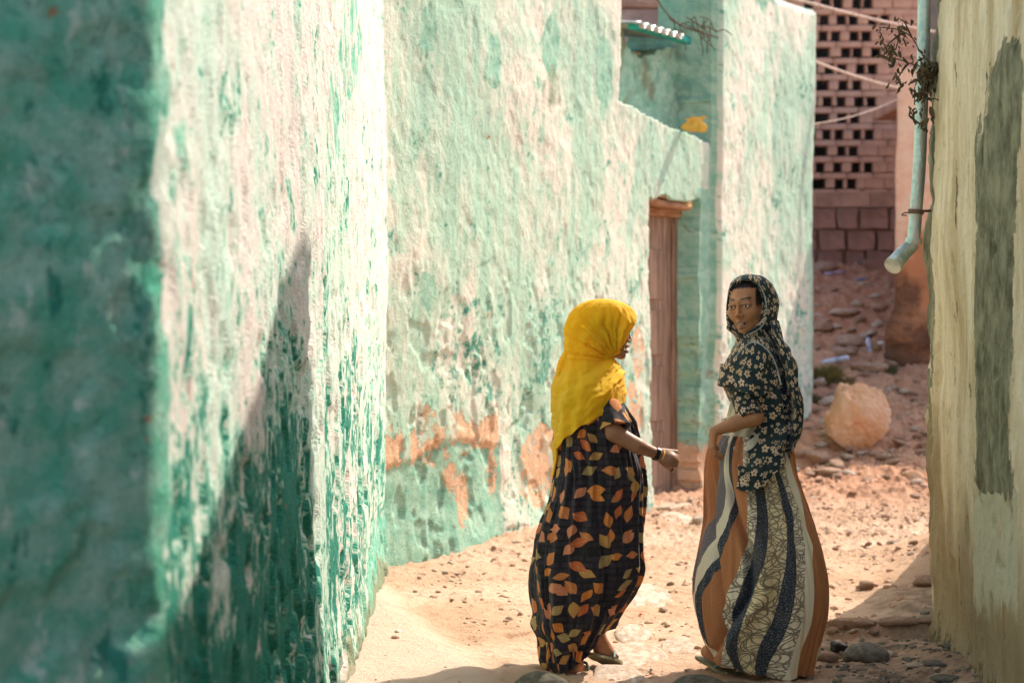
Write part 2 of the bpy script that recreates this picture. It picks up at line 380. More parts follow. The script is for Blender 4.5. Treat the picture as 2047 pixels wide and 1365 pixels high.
def h_paint(s, z, x, y):
    door, rec, pier, zl = h_regions(s, z)
    px, py = px_of(x, y, z)
    low = sst(2.1, 1.1, z + 0.3 * fbm(s * 1.5, z, seed=51))
    r = 0.08 + 0.30 * low + 0.12 * fbm(s * 2, z * 1.5, seed=52)
    nz = fbm(s * 5, z * 4, seed=53)
    zd = 0.575 + 0.09 * np.sin(s * 2.3 - 0.6) + 0.06 * fbm(s * 4, 1, seed=45)
    dado = sst(0.04, -0.04, z - zd) * sst(s_at(1012)[0], s_at(985)[0], s)
    b = np.maximum(1.15 * dado, 0.35 * low)
    nz = nz + 0.6 * fbm(s * 13, z * 11, seed=54)
    g = 0.03 + (0.72 + 0.5 * nz) * np.exp(-((z - zd - 0.03 - 0.10 * nz) / np.where(z > zd, 0.20, 0.08)) ** 2) * sst(s_at(1015)[0], s_at(985)[0], s)
    g = np.maximum(g, 0.62 * ((((px - 1082) / 42) ** 2 + ((py - 930) / 85) ** 2) < 1 + 0.9 * nz))      # fallen coat beside the dado
    g = np.maximum(g, 0.52 * ((((px - 880) / 70) ** 2 + ((py - 870) / 60) ** 2) < 1 + 1.2 * nz))
    for (cx, cy, w_, h_) in ((983, 950, 9, 60), (925, 990, 12, 60), (905, 950, 18, 30), (1275, 700, 12, 60), (1265, 830, 16, 70)):
        g = np.maximum(g, 0.6 * ((((px - cx) / w_) ** 2 + ((py - cy) / h_) ** 2) < 1 + 1.2 * nz))
    g = np.maximum(g, 0.42 * sst(0.10, 0.0, z))
    # the pier's door side: green paint, clay showing along the arris
    side = (s > SD1 - 0.06) & (s < SP + 0.02) & (z < ZD + 0.1)
    b = np.where(side, 0.9, b); g = np.where(side, 0.30 + 0.25 * sst(1.2, 0.2, z) + 0.25 * nz, g)
    b = np.where(rec | ((s > SP - 0.06) & (s < SP + 0.03)), 0.85, b)
    r = np.where(rec, 0.5, r)
    # pier
    b = np.where(pier & (s > SP + 0.05), 0.22 + 0.5 * sst(3.7, 4.3, z + 0.3 * nz) + 0.25 * sst(0.9, 0.3, z + 0.3 * nz), b)
    g = np.where(pier, np.maximum(g, 0.10 + 0.45 * sst(SE - 0.22, SE, s) * sst(2.0, 1.2, z) + 0.35 * sst(0.6, 0.2, z - 0.2)), g)
    for (sx, sy, w_, h_) in ((858, 70, 16, 55), (985, 120, 18, 50), (1100, 90, 16, 60), (1210, 150, 16, 90), (855, 580, 16, 40)):
        b = np.maximum(b, 0.8 * (((px - sx) / w_) ** 2 + ((py - sy) / h_) ** 2 < 1 + 1.2 * nz))
    a = 0.5 * sst(0.1, -0.1, z) + 0.55 * (((px - 1105) / 22) ** 2 + ((py - 180) / 40) ** 2 < 1 + 1.5 * nz) + 0.45 * (((px - 1125) / 40) ** 2 + ((py - 480) / 26) ** 2 < 1 + 1.8 * nz)
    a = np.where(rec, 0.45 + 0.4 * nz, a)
    return np.stack([r, g, b, a], -1)
house = thing('house', 'pale green plastered house with a narrow brown door behind the two women', 'house', (0.3, 13.2, 0))
plan2 = [tuple(A0 + T2 * t) for t in np.linspace(0, SE + 0.04, 60)]
wall_surface('front_wall', plan2, -0.2, 5.3, 0.013, 0.013, h_disp, M_far, house, keep=h_keep, paint=h_paint, thick=0.45)
# ------------------------------------------------------------------ generic solids
def box_mesh(name, sx, sy, sz, bev=0.006, seed=0, warp=0.0, cuts=0):
    """box from the origin corner-centred in x and y, standing on z=0, bevelled and slightly uneven"""
    bm = bmesh.new(); bmesh.ops.create_cube(bm, size=1)
    for v in bm.verts: v.co = Vector((v.co.x * sx, v.co.y * sy, (v.co.z + 0.5) * sz))
    if cuts: bmesh.ops.subdivide_edges(bm, edges=bm.edges[:], cuts=cuts, use_grid_fill=True)
    if bev: bmesh.ops.bevel(bm, geom=[e for e in bm.edges if len(e.link_faces) == 2 and e.calc_face_angle(0) > 0.5], offset=bev, segments=1, affect='EDGES', profile=0.5)
    if warp:
        for v in bm.verts:
            c = v.co
            f = 9.0
            v.co = c + Vector((float(noise(c.x * f, c.y * f, c.z * f, seed)), float(noise(c.x * f, c.y * f, c.z * f, seed + 1)), float(noise(c.x * f, c.y * f, c.z * f, seed + 2)))) * warp
    me = bpy.data.meshes.new(name); bm.to_mesh(me); bm.free()
    return me
def rock_mesh(name, seed, sub=3, flat=0.7, rough=0.25, elong=1.3, facets=6):
    bm = bmesh.new(); bmesh.ops.create_icosphere(bm, subdivisions=sub, radius=1)
    rs = np.random.RandomState(seed)
    V = np.array([v.co[:] for v in bm.verts])
    for i in range(facets):                                       # chop planes for broken faces
        d = rs.normal(size=3); d /= np.linalg.norm(d); h = rs.uniform(0.55, 0.85)
        p = V @ d; V = V - np.outer(np.maximum(p - h, 0) * 0.93, d)
    n = fbm(V[:, 0] * 1.7, V[:, 1] * 1.7, V[:, 2] * 1.7, o=4, seed=seed)
    V = V * (1 + rough * n[:, None]) * [elong, 1, flat]
    V = V / np.abs(V[:, 0]).max()
    for v, c in zip(bm.verts, V): v.co = c
    me = bpy.data.meshes.new(name); bm.to_mesh(me); bm.free()
    me.polygons.foreach_set('use_smooth', np.ones(len(me.polygons), dtype=bool))
    return me
def tube(name, pts, rad, mat, parent=None, seg=10, closed=False, smooth_path=True):
    pts = [Vector(p) for p in pts]
    rad = rad if isinstance(rad, (list, tuple)) else [rad] * len(pts)
    if smooth_path and len(pts) > 2:
        q = np.array([p[:] for p in pts]); t = np.arange(len(q)); tt = np.linspace(0, len(q) - 1, (len(q) - 1) * 6 + 1)
        fs = [spline(t, q[:, i]) for i in range(3)]; rf = spline(t, rad)
        pts = [Vector([float(f(np.array([a]))[0]) for f in fs]) for a in tt]; rad = [float(rf(np.array([a]))[0]) for a in tt]
    V = []; up = Vector((0.13, 0.21, 1)).normalized()
    for i, p in enumerate(pts):
        d = (pts[min(i + 1, len(pts) - 1)] - pts[max(i - 1, 0)]).normalized()
        a = d.cross(up if abs(d.dot(up)) < 0.95 else Vector((1, 0, 0))).normalized(); b = d.cross(a)
        for k in range(seg):
            th = 2 * math.pi * k / seg; V.append(p + (a * math.cos(th) + b * math.sin(th)) * rad[i])
    n = len(pts); f = []
    for i in range(n - 1):
        for k in range(seg): f.append([i * seg + k, i * seg + (k + 1) % seg, (i + 1) * seg + (k + 1) % seg, (i + 1) * seg + k])
    V += V[:seg] + V[(n - 1) * seg:n * seg]; f.append(list(range(n * seg, n * seg + seg))[::-1]); f.append(list(range(n * seg + seg, n * seg + 2 * seg)))
    bm = bmesh.new(); vs = [bm.verts.new(v) for v in V]
    for q in f:
        u = list(dict.fromkeys(q))
        try: bm.faces.new([vs[i] for i in u])
        except ValueError: pass
    me = bpy.data.meshes.new(name); bm.to_mesh(me); bm.free()
    me.polygons.foreach_set('use_smooth', np.ones(len(me.polygons), dtype=bool))
    return link(name, me, mat, parent)
def place(me, name, mat, loc, rot=(0, 0, 0), scl=(1, 1, 1), parent=None):
    o = bpy.data.objects.new(name, me); C.objects.link(o)
    if mat is not None and len(me.materials) == 0: me.materials.append(mat)
    if parent is not None: o.parent = parent; loc = Vector(loc) - Vector(parent.location)
    o.location = loc; o.rotation_euler = rot; o.scale = scl
    return o

def wood(name, c1, c2, grain=(30, 30, 2), rough=0.85):
    m = Mat(name, rough, 0.2); v = m.obj()
    g = m.noise(m.scale(v, *grain), 1.0, 5, 0.6, 0.6); b = m.noise(v, 3.0, 4, 0.6)
    c = m.mix(m.step(0.35, 0.65, g), c1, c2); c = m.mix(m.math('MULTIPLY', m.step(0.5, 0.7, b), 0.5), c, tuple(x * 0.6 for x in c1))
    m.color(c); m.bump(g, 0.004); return m.m
M_door = wood('brown_door_paint', (0.19, 0.115, 0.075), (0.36, 0.235, 0.17))
M_beam = wood('weathered_timber', (0.26, 0.12, 0.06), (0.48, 0.27, 0.16), (3, 3, 30))
M_beam2 = wood('cut_timber', (0.55, 0.33, 0.16), (0.72, 0.47, 0.26), (10, 10, 30))
M_iron = simple('rusty_iron', (0.16, 0.10, 0.07), 0.7, bump=0.001)

# door, seen at an angle inside its deep opening
zrot = math.atan2(T2[1], T2[0])
def hpt(s, z, off): b = A0 + T2 * s + N2 * off; return Vector((b[0], b[1], z))
def on_house(me, name, mat, s, z, off, parent, rz=0.0, rx=0.0, ry=0.0):
    return place(me, name, mat, hpt(s, z, off), (rx, ry, zrot + rz), (1, 1, 1), parent)
dw = SD1 - SD0
door = link('door', box_mesh('door_leaf', dw + 0.06, 0.045, ZD - 0.14, 0.004), M_door, None)
door.parent = house; door.rotation_euler = (0, 0, zrot)
dl = hpt((SD0 + SD1) / 2 - 0.06, 0.02, -0.225); door.location = dl - house.location
def door_part(me, name, mat, s, z, off):
    o = bpy.data.objects.new(name, me); C.objects.link(o); me.materials.append(mat) if not len(me.materials) else None
    o.parent = door; o.location = (s, -off, z); return o
for zz, hh in ((0.10, 0.42), (0.60, 0.42), (1.10, 0.34), (1.52, 0.38)):
    door_part(box_mesh('door_panel', dw * 0.62, 0.02, hh, 0.006), 'door_panel', M_door, -0.02, zz, 0.025)
door_part(box_mesh('door_stile', 0.035, 0.03, ZD - 0.2, 0.004), 'door_stile', M_door, dw * 0.5 - 0.03, 0.02, 0.03)
hs = -dw / 2 + 0.09
door_part(box_mesh('handle_plate', 0.035, 0.012, 0.16, 0.003), 'handle_plate', M_iron, hs, 0.93, 0.03)
hd = door_part(box_mesh('door_handle', 0.10, 0.018, 0.022, 0.005), 'door_handle', M_iron, hs + 0.06, 1.03, 0.065)
door_part(box_mesh('door_bolt', 0.014, 0.03, 0.012, 0.003), 'door_bolt', M_iron, hs + 0.03, 0.80, 0.03)
door_part(box_mesh('door_hasp', 0.05, 0.012, 0.03, 0.003), 'door_hasp', M_iron, hs + 0.03, 0.965, 0.04)
# frame head, lintel beams
on_house(box_mesh('door_head', dw + 0.02, 0.09, 0.06, 0.006, 3, 0.003), 'door_head', M_beam, (SD0 + SD1) / 2, ZD - 0.125, -0.20, house)
on_house(box_mesh('door_jamb', 0.03, 0.07, ZD - 0.12, 0.004), 'door_jamb', M_door, SD1 - 0.035, 0.0, -0.215, house)
o = on_house(box_mesh('lintel_beam', dw - 0.10, 0.22, 0.045, 0.008, 4, 0.006, 2), 'lintel_beam', M_beam, (SD0 + SD1) / 2 - 0.05, ZD - 0.058, -0.15, house, ry=R(2.5))
o = on_house(box_mesh('lintel_beam', dw - 0.22, 0.21, 0.04, 0.008, 5, 0.006, 2), 'lintel_beam', M_beam, (SD0 + SD1) / 2 - 0.02, ZD - 0.008, -0.15, house, ry=R(3.5))
o = on_house(box_mesh('beam_end', 0.08, 0.08, 0.07, 0.01, 6, 0.01, 2), 'beam_end', M_beam2, SD1 - 0.15, ZD - 0.055, -0.055, house)
tag(o, 'pale freshly broken end of the timber lintel')
M_stone = simple('pale_stone', (0.66, 0.55, 0.45), 0.9, 0.3, 3.0, 0.006, 30, col2=(0.42, 0.30, 0.21))
M_rubble = simple('rubble_stone', (0.60, 0.40, 0.28), 0.95, 0.3, 6, 0.012, 40, col2=(0.42, 0.25, 0.17))
M_dark = simple('dark_stone', (0.24, 0.21, 0.16), 0.9, 0.3, 4.0, 0.006, 30, col2=(0.12, 0.11, 0.085))
on_house(box_mesh('door_sill', dw + 0.05, 0.42, 0.07, 0.012, 8, 0.008, 3), 'door_sill', M_stone, (SD0 + SD1) / 2, -0.035, -0.05, house)

# things in the gap above the recess: sheet of corrugated iron, beam, mud bricks
M_zinc = simple('weathered_zinc', (0.62, 0.62, 0.60), 0.45, 0.3, 6, 0.001, metal=0.6)
M_teal = simple('bright_teal_paint', (0.03, 0.42, 0.34), 0.8, 0.35, 5, 0.003)
cor = []
p0 = hp(1302, 50, -0.05); ax = Vector((T2[0], T2[1], 0)); ay = Vector((-N2[0], -N2[1], 0.10))
nu, nv = 90, 10
for i in range(nu):
    for j in range(nv):
        cor.append(p0 + ax * (i * 0.009 - 0.1) + ay * (j * 0.06) + Vector((0, 0, 0.022 * math.sin(i * 0.009 / 0.13 * 2 * math.pi))))
me = mesh_np('roof_sheet', [c[:] for c in cor], grid_faces(nu, nv)); link('roof_sheet', me, M_zinc, house)
sm = house.children[-1].modifiers.new('thickness', 'SOLIDIFY'); sm.thickness = 0.006
on_house(box_mesh('roof_beam', 1.0, 0.07, 0.06, 0.006, 9, 0.004, 2), 'roof_beam', M_teal, s_at(1350)[0], CZ + (HZ - 72) / FPX * s_at(1350)[1], -0.12, house)
on_house(box_mesh('back_wall', 1.3, 0.12, 0.9, 0.01), 'back_wall', M_teal, s_at(1340)[0], ZHOLE - 0.6, -0.95, house)
for k in range(7):
    on_house(box_mesh('mud_brick', 0.16, 0.14, 0.05, 0.012, 60 + k, 0.02, 2), 'mud_brick', M_rubble, s_at(1318)[0] + 0.115 * k, ZHOLE - 0.05 - 0.015 * (k % 3), -0.42, house, rz=random.uniform(-.5, .5), rx=random.uniform(-.15, .15))

# yellow scrap of cloth caught on the ledge
def scrap(name, c, w_, h_, mat, ax, seed):
    V = []; n = 14
    for i in range(n):
        for j in range(n):
            u, v = i / (n - 1) - .5, j / (n - 1) - .5
            ww = 1 - 0.25 * v + 0.12 * math.sin(9 * v + seed)
            o = 0.02 * float(noise(u * 4, v * 4, 0, seed)) + 0.008 * math.sin(u * 22 + v * 6)
            V.append(c + ax * (u * w_ * ww) + Vector((0, 0, v * h_ * (1 + 0.2 * float(noise(u * 5, 2, 0, seed + 1))))) + Vector((N2[0], N2[1], 0)) * (o + 0.03))
    me = mesh_np(name, [v[:] for v in V], grid_faces(n, n)); o = link(name, me, mat)
    md = o.modifiers.new('thickness', 'SOLIDIFY'); md.thickness = 0.002
    return o
M_yel = simple('yellow_cloth', (0.85, 0.50, 0.10), 0.9, 0.15, 12, 0.002)
sc_c = hp(1369, 250, 0.05)
tag(scrap('cloth_scrap', sc_c, 0.16, 0.105, M_yel, Vector((1, -0.15, 0)), 3), 'small torn yellow cloth scrap caught on the ledge above the door', 'cloth scrap')
sm = simple('brown_twig', (0.13, 0.075, 0.045), 0.95)
st = thing('dry_vine', 'dry tangled vine hanging over the broken wall top beside the zinc sheet', 'vine', hp(1370, 60, 0.1))
for k in range(12):
    a = hp(1335 + 5 * k, 35 + 4 * (k % 4), 0.02 + 0.01 * k); pts = [a]
    for q in range(4): pts.append(pts[-1] + Vector((random.uniform(-.02, .08), random.uniform(-.03, .03), random.uniform(-.09, .03))))
    tube('twig', pts, 0.004, sm, st, 5)
tube('twig', [hp(1298, -5, 0.05), hp(1318, 25, 0.05), hp(1345, 50, 0.05), hp(1380, 66, 0.08), hp(1412, 78, 0.1)], 0.006, sm, st, 6)

# ------------------------------------------------------------------ cream house on the right
def r_plan():
    near = [(1.20, 0.5), (1.395, 4.0), (1.56, 5.5), (1.83, 8.0)]
    return [(0.9, -6.0)] + near + [(1.905, 8.75), (1.93, 9.0), (1.945, 9.15), (1.965, 9.27), (2.00, 9.36), (2.06, 9.43), (2.2, 9.50), (3.2, 9.72), (6.0, 10.2)]
# silhouette of the far corner leans: offset of the face against height
edge = spline([0, 120, 320, 500, 700, 850, 1000, 1130, 1365], [14, 6, -2, -13, 0, -7, -2, 2, 6])
def r_disp(s, z, x, y):
    py = HZ - (z - CZ) / 9.3 * FPX
    d = -edge(np.clip(py, 0, 1365)) / FPX * 9.3 * sst(7.4, 9.0, y)
    d += 0.04 * fbm(s * 0.7, z * 0.5, seed=71, o=3) + 0.012 * fbm(s * 3.5, z * 2.2, seed=72, o=4) + 0.007 * fbm(s * 17, z * 14, seed=73, o=4)
    d += 0.03 * sst(8.6, 9.1, y) * fbm(s * 6, z * 5, seed=74)
    d -= 0.014 * (fbm(s * 6, z * 5, seed=75, o=4) > 0.40)
    pxx, pyy = px_of(x, np.maximum(y, 0.5), z)
    d += 0.012 * grey_patch(pxx, pyy, s, z)
    d += 0.02 * sst(0.2, -0.05, z + 0.1 * fbm(s * 3, 0.3, seed=76)) - 0.02 * sst(0.5, 0.1, z)
    return d
def grey_patch(px, py, s, z):
    nz = fbm(s * 5, z * 3.2, seed=77, o=6, g=.65)
    n2 = fbm(s * 9, z * 11, seed=79, o=5, g=.7)
    poly = [(1962, 215), (1975, 150), (2000, 100), (2040, 60), (2047, 130), (2036, 300), (2030, 500), (2022, 700), (2012, 870), (2030, 1000), (1990, 985), (1962, 1000), (1945, 940), (1948, 700), (1950, 450), (1945, 300)]
    return sum(inpoly(px + 14 * nz + 7 * n2 + a, py + 55 * nz + b, poly).astype(float) for a, b in ((-11, 8), (-5, -10), (0, -42), (5, 36), (11, -8), (0, 0))) / 6
def r_paint(s, z, x, y):
    px, py = px_of(x, np.maximum(y, 0.5), z); nz = fbm(s * 6, z * 3, seed=78)
    g = grey_patch(px, py, s, z)
    strip = sst(9.00, 9.12, y - 0.05 * nz) * sst(0.9, 1.7, z + 0.3 * nz)
    strip2 = 0.6 * sst(9.05, 9.15, y) * (nz > 0.05)
    left = ((py < 760) & (py > 420) & (px < 1866 + 8 * nz) & (y > 8)).astype(float) * 0.4
    g = np.maximum(np.maximum(g, strip), np.maximum(strip2, left))
    brown = sst(1.35, 0.1, z + 0.25 * nz) * 0.95 + 0.55 * sst(8.7, 9.0, y) * sst(1.8, 0.6, z)
    pale = ((py > 985) & (py < 1300) & (px > 1945) & (px < 2035)).astype(float) * (0.8 - 0.5 * sst(1100, 1300, py))
    crack = 0.75 * np.exp(-((px - 1912 - 9 * nz - (py > 900) * 0.02 * (py - 900)) / 4) ** 2) * (y > 7.5) * sst(-.2, .25, fbm(s * 3, z * 4, seed=80))
    crack = np.maximum(crack, 0.62 * sst(0.30, -0.05, z + 0.15 * nz)); crack = np.maximum(crack, 0.5 * strip * sst(2.2, 2.8, z))
    pale = pale * sst(-.35, .1, fbm(s * 8, z * 7, seed=81, o=5) + 0.3)
    return np.stack([g, brown, pale, crack], -1)
rh = thing('house', 'cream plastered house corner with grey-green patches on the right side of the lane', 'house', (2.2, 8.0, 0))
def r_ds(t): return 0.018 if 10.0 < t < 16.2 else 0.12
# this face looks left, so walk it from far to near
def rev_disp(f, tot):
    return lambda s, z, x, y: f(tot - s, z, x, y)
rp = r_plan()[::-1]
rl = np.concatenate([[0], np.cumsum(np.hypot(*(np.diff(np.array(rp), axis=0)).T))])[-1]
ZT = 3.55
wall_surface('lane_wall', rp, -0.3, ZT, lambda t: 0.018 if 3.2 < t < 8.2 else 0.12, 0.018, rev_disp(r_disp, rl), M_cream, rh,
             paint=lambda s, z, x, y: r_paint(rl - s, z, x, y), thick=0.35)
# unseen upper storey on the lane wall; raked parapet shaped to cast the wedge shadow
up = bmesh.new()
prof = [(9.34, ZT - 0.05), (9.34, 5.42), (9.06, 5.42), (6.6, 4.28), (3.0, 3.6), (-6.0, 3.6), (-6.0, ZT - 0.05)]
def rx(y): return float(np.interp(y, [-6, 0.5, 8.0, 9.34], [0.9, 1.2, 1.83, 1.965])) + 0.02
L1 = [up.verts.new((rx(y), y, z)) for y, z in prof]; L2 = [up.verts.new((rx(y) + 3.2, y + (0.8 if y > 9 else 0), z)) for y, z in prof]
up.faces.new(L1); up.faces.new(L2[::-1])
for i in range(len(prof)): up.faces.new([L1[i], L2[i], L2[(i + 1) % len(prof)], L1[(i + 1) % len(prof)]])
bmesh.ops.recalc_face_normals(up, faces=up.faces[:])
me = bpy.data.meshes.new('upper_wall'); up.to_mesh(me); up.free()
M_cream2 = simple('cream_limewash', (0.66, 0.58, 0.40), 0.92, 0.3, 2.0, 0.008, 20)
link('upper_wall', me, M_cream2, rh)
# unseen low raked wall behind the corner, added to cast the ground shadow
bt = bmesh.new(); foot = [(1.99, 9.42, 1.30), (2.11, 10.03, 0.92), (2.32, 10.95, 0.47), (2.56, 12.0, 0.12)]
f0 = [bt.verts.new((x, y, -0.2)) for x, y, h in foot]; f1 = [bt.verts.new((x + 0.02, y, h)) for x, y, h in foot]
b0 = [bt.verts.new((x + 0.5, y - 0.1, -0.2)) for x, y, h in foot]; b1 = [bt.verts.new((x + 0.5, y - 0.1, h)) for x, y, h in foot]
for i in range(3):
    bt.faces.new([f0[i], f0[i + 1], f1[i + 1], f1[i]]); bt.faces.new([b0[i + 1], b0[i], b1[i], b1[i + 1]]); bt.faces.new([f1[i], f1[i + 1], b1[i + 1], b1[i]])
bt.faces.new([f0[0], f1[0], b1[0], b0[0]]); bt.faces.new([f0[3], b0[3], b1[3], f1[3]])
me = bpy.data.meshes.new('shadow_wall'); bt.to_mesh(me); bt.free(); link('shadow_wall', me, M_cream2, rh)
# ------------------------------------------------------------------ ground
YK = np.array([-50, 7, 9, 12, 14.2, 15.3, 16.2, 17.4, 18.5, 20, 23, 26, 60]); ZK = np.array([-0.02, 0, 0, 0, 0.0, 0.07, 0.27, 0.60, 0.98, 1.38, 1.95, 2.2, 2.4])
_gf = spline(YK, ZK)
def wall_x(Y): return np.where(Y < 11.2, -0.7, A0[0] + SL * (Y - A0[1]))
def gz(X, Y, fine=True):
    X = np.asarray(X, float); Y = np.asarray(Y, float)
    z = _gf(Y)
    dw_ = (X - wall_x(Y)) / np.where(Y < 11.2, 1, TL)
    ramp = sst(0, 1, (-0.116 + (8.6 - Y) * 0.25 - X) / 0.22) * sst(11.4, 10.6, Y)
    z = z + 0.045 * ramp
    z = z + 0.085 * sst(0.75, 0.05, dw_ + 0.12 * fbm(X * 2, Y * 2, seed=91)) * sst(11.6, 12.9, Y) * sst(14.0, 13.3, Y)
    z = z + 0.20 * sst(2.0, 2.7, X) * sst(9.2, 10.6, Y) * sst(13, 11.5, Y) + 0.05 * sst(1.75, 2.0, X) * sst(9.3, 9.6, Y) * sst(11, 10, Y)
    z = z - 0.055 * sst(9.42, 9.37, Y + 0.03 * noise(X * 5, 1.0, seed=92)) * sst(1.28, 1.42, X + 0.03 * noise(Y * 5, 2.0, seed=93)) * sst(8.2, 8.9, Y)
    z = z - 0.09 * np.exp(-((X - 1.50) / 0.12) ** 2 - ((Y - 8.95) / 0.12) ** 2)
    z = z + 0.05 * sst(1.6, 1.9, X) * sst(9.3, 8.8, Y)
    if fine:
        rough = 0.35 + 0.65 * np.clip(1 - ramp, 0, 1)
        up = sst(14.0, 15.5, Y)
        z = z + rough * (0.018 * fbm(X * 3, Y * 3, seed=94) * (1 + 2.5 * up) + 0.010 * fbm(X * 11, Y * 8, seed=95, o=5) * (1 + 2.5 * up))
        z = z + rough * 0.008 * np.maximum(fbm(X * 34, Y * 26, seed=96, o=2) - 0.12, 0) * (1 + 2.2 * sst(10, 14, Y)) * 2
        z = z - 0.02 * sst(0.32, 0.42, fbm((X - 0.7 * Y) * 3.0, (Y + 0.4 * X) * 1.2, seed=97)) * rough
    return z
def ground_mat():
    m = Mat('packed_earth', 0.97, 0.1); v = m.obj(); s = m.sep(v)
    n1 = m.noise(v, 0.9, 6, 0.6); n2 = m.noise(v, 9, 7, 0.65); n3 = m.noise(v, 70, 5, 0.7)
    up = m.step(14.6, 16.5, m.math('ADD', s[1], m.math('MULTIPLY', n1, 1.5)))
    a = m.mix(m.step(0.35, 0.65, n1), (0.53, 0.335, 0.215), (0.66, 0.46, 0.33))
    a = m.mix(m.math('MULTIPLY', m.step(0.52, 0.7, n2), 0.7), a, (0.42, 0.23, 0.14))
    a = m.mix(m.math('MULTIPLY', m.step(0.55, 0.75, n3), 0.6), a, (0.74, 0.58, 0.45))
    b = m.mix(m.step(0.35, 0.65, n2), (0.44, 0.205, 0.115), (0.64, 0.36, 0.225))
    c = m.mix(m.math('MULTIPLY', up, 0.9), a, b)
    cr, cg, cb, ca = m.attr('paint')
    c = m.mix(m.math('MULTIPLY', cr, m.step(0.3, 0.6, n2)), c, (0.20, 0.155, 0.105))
    c = m.mix(m.math('MULTIPLY', cg, 0.8), c, (0.68, 0.52, 0.41))
    m.color(c)
    m.bump(m.math('ADD', m.math('ADD', m.math('MULTIPLY', n3, 0.7), n2), m.math('MULTIPLY', m.noise(v, 26, 6, 0.7), 0.8)), 0.02); return m.m
M_ground = ground_mat()
xs = np.arange(-1.15, 5.2, 0.0155)
ys = [7.2]
while ys[-1] < 23.4: ys.append(ys[-1] + 0.012 + 0.0014 * max(ys[-1] - 8, 0))
ys = np.array(ys)
GX, GY = np.meshgrid(xs, ys, indexing='ij'); GZ = gz(GX, GY)
me = mesh_np('ground', np.stack([GX, GY, GZ], -1).reshape(-1, 3), grid_faces(len(xs), len(ys)))
nz = fbm(GX * 4, GY * 4, seed=98)
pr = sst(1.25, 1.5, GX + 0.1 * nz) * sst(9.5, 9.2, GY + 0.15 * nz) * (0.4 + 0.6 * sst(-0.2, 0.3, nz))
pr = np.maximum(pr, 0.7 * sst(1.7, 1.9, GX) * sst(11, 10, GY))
pg = sst(0, 1, (-0.116 + (8.6 - GY) * 0.25 - GX) / 0.22) * sst(11.4, 10.6, GY) * 0.9
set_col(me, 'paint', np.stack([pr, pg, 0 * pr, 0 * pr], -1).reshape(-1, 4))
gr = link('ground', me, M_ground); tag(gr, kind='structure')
# the land beyond the lane
cx_ = np.concatenate([np.linspace(-400, -8, 24), np.linspace(-6, 8, 29), np.linspace(10, 400, 24)])
cy_ = np.concatenate([np.linspace(-300, -8, 20), np.linspace(-6, 7.3, 14), np.linspace(8, 23, 40), np.linspace(25, 600, 26)])
TX, TY = np.meshgrid(cx_, cy_, indexing='ij')
inside = (TX > -1.2) & (TX < 5.3) & (TY > 7.25) & (TY < 23.3)
TZ = gz(TX, TY, False) * (TY < 60) + (TY >= 60) * 2.4 - 0.015 - 0.25 * inside
me = mesh_np('terrain', np.stack([TX, TY, TZ], -1).reshape(-1, 3), grid_faces(len(cx_), len(cy_)))
set_col(me, 'paint', np.zeros((TX.size, 4)))
tag(link('terrain', me, M_ground), kind='structure')
def on_ground(px, py, lo=7.4, hi=23):
    """first ground point on the sight line through that photo pixel"""
    Y = np.linspace(lo, hi, 3000); X = (px - CX) / FPX * Y; Z = CZ - (py - HZ) / FPX * Y
    g = gz(X, Y, False); k = np.argmax(Z <= g)
    if Z[k] > g[k]: k = len(Y) - 1
    return Vector((X[k], Y[k], g[k]))

# ------------------------------------------------------------------ brick lattice wall at the top of the slope
YB = 23.0
M_brick = simple('brown_brick', (0.62, 0.38, 0.27), 0.95, 0.25, 2.2, 0.012, 30, col2=(0.42, 0.24, 0.165))
M_mortar = simple('mortar', (0.54, 0.33, 0.235), 0.97, 0.2, 4, 0.005, 40)
M_block = simple('old_stone_block', (0.42, 0.24, 0.185), 0.95, 0.3, 3, 0.012, 14, col2=(0.26, 0.15, 0.115))
bw = thing('brick_wall', 'brown brick lattice wall full of square holes at the top of the slope', 'brick wall', (3.9, YB, 1.9))
shared = {}
def brick(x0, x1, z0, z1, y, dep, nm='brick', mat=None, warp=0.005, gap=0.003, back=False):
    k = (nm, round(x1 - x0, 2), round(z1 - z0, 2))
    if k not in shared: shared[k] = box_mesh(nm, round(x1 - x0, 2) - gap, dep, round(z1 - z0, 2) - gap, 0.008, len(shared) * 7, warp, 1)
    o = place(shared[k], nm, mat or M_brick, ((x0 + x1) / 2, y + dep / 2 + random.uniform(-.006, .006), z0 + gap / 2), (0, 0, 0), (1, 1, 1), bw)
    return o
def xpx(p, Y=YB): return (p - CX) / FPX * Y
def zpx(p, Y=YB): return CZ - (p - HZ) / FPX * Y
rows = [[245, 350, 415], [100, 165, 265, 330, 440, 510], [160, 230, 335, 405], [110, 170, 290, 355, 462], [100, 195, 265, 370, 440], [105, 165, 275, 350],
        [100, 185, 260, 365, 435], [108, 170, 268, 340], [90, 180, 247, 352, 422], [98, 160, 265, 332], [240, 346, 417], [90, 148, 250, 322]]
HW, HH = 0.105, 0.115
XL, XR = xpx(1560), xpx(1850)
def course(x0, x1, z0, z1, y, dep, step, off, nm='brick', mat=None):
    x = x0 - off
    while x < x1 - 0.02:
        a = max(x, x0); b = min(x + step, x1)
        if b - a > 0.03: brick(a, b, z0, z1, y, dep, nm, mat)
        x += step
ztop = None
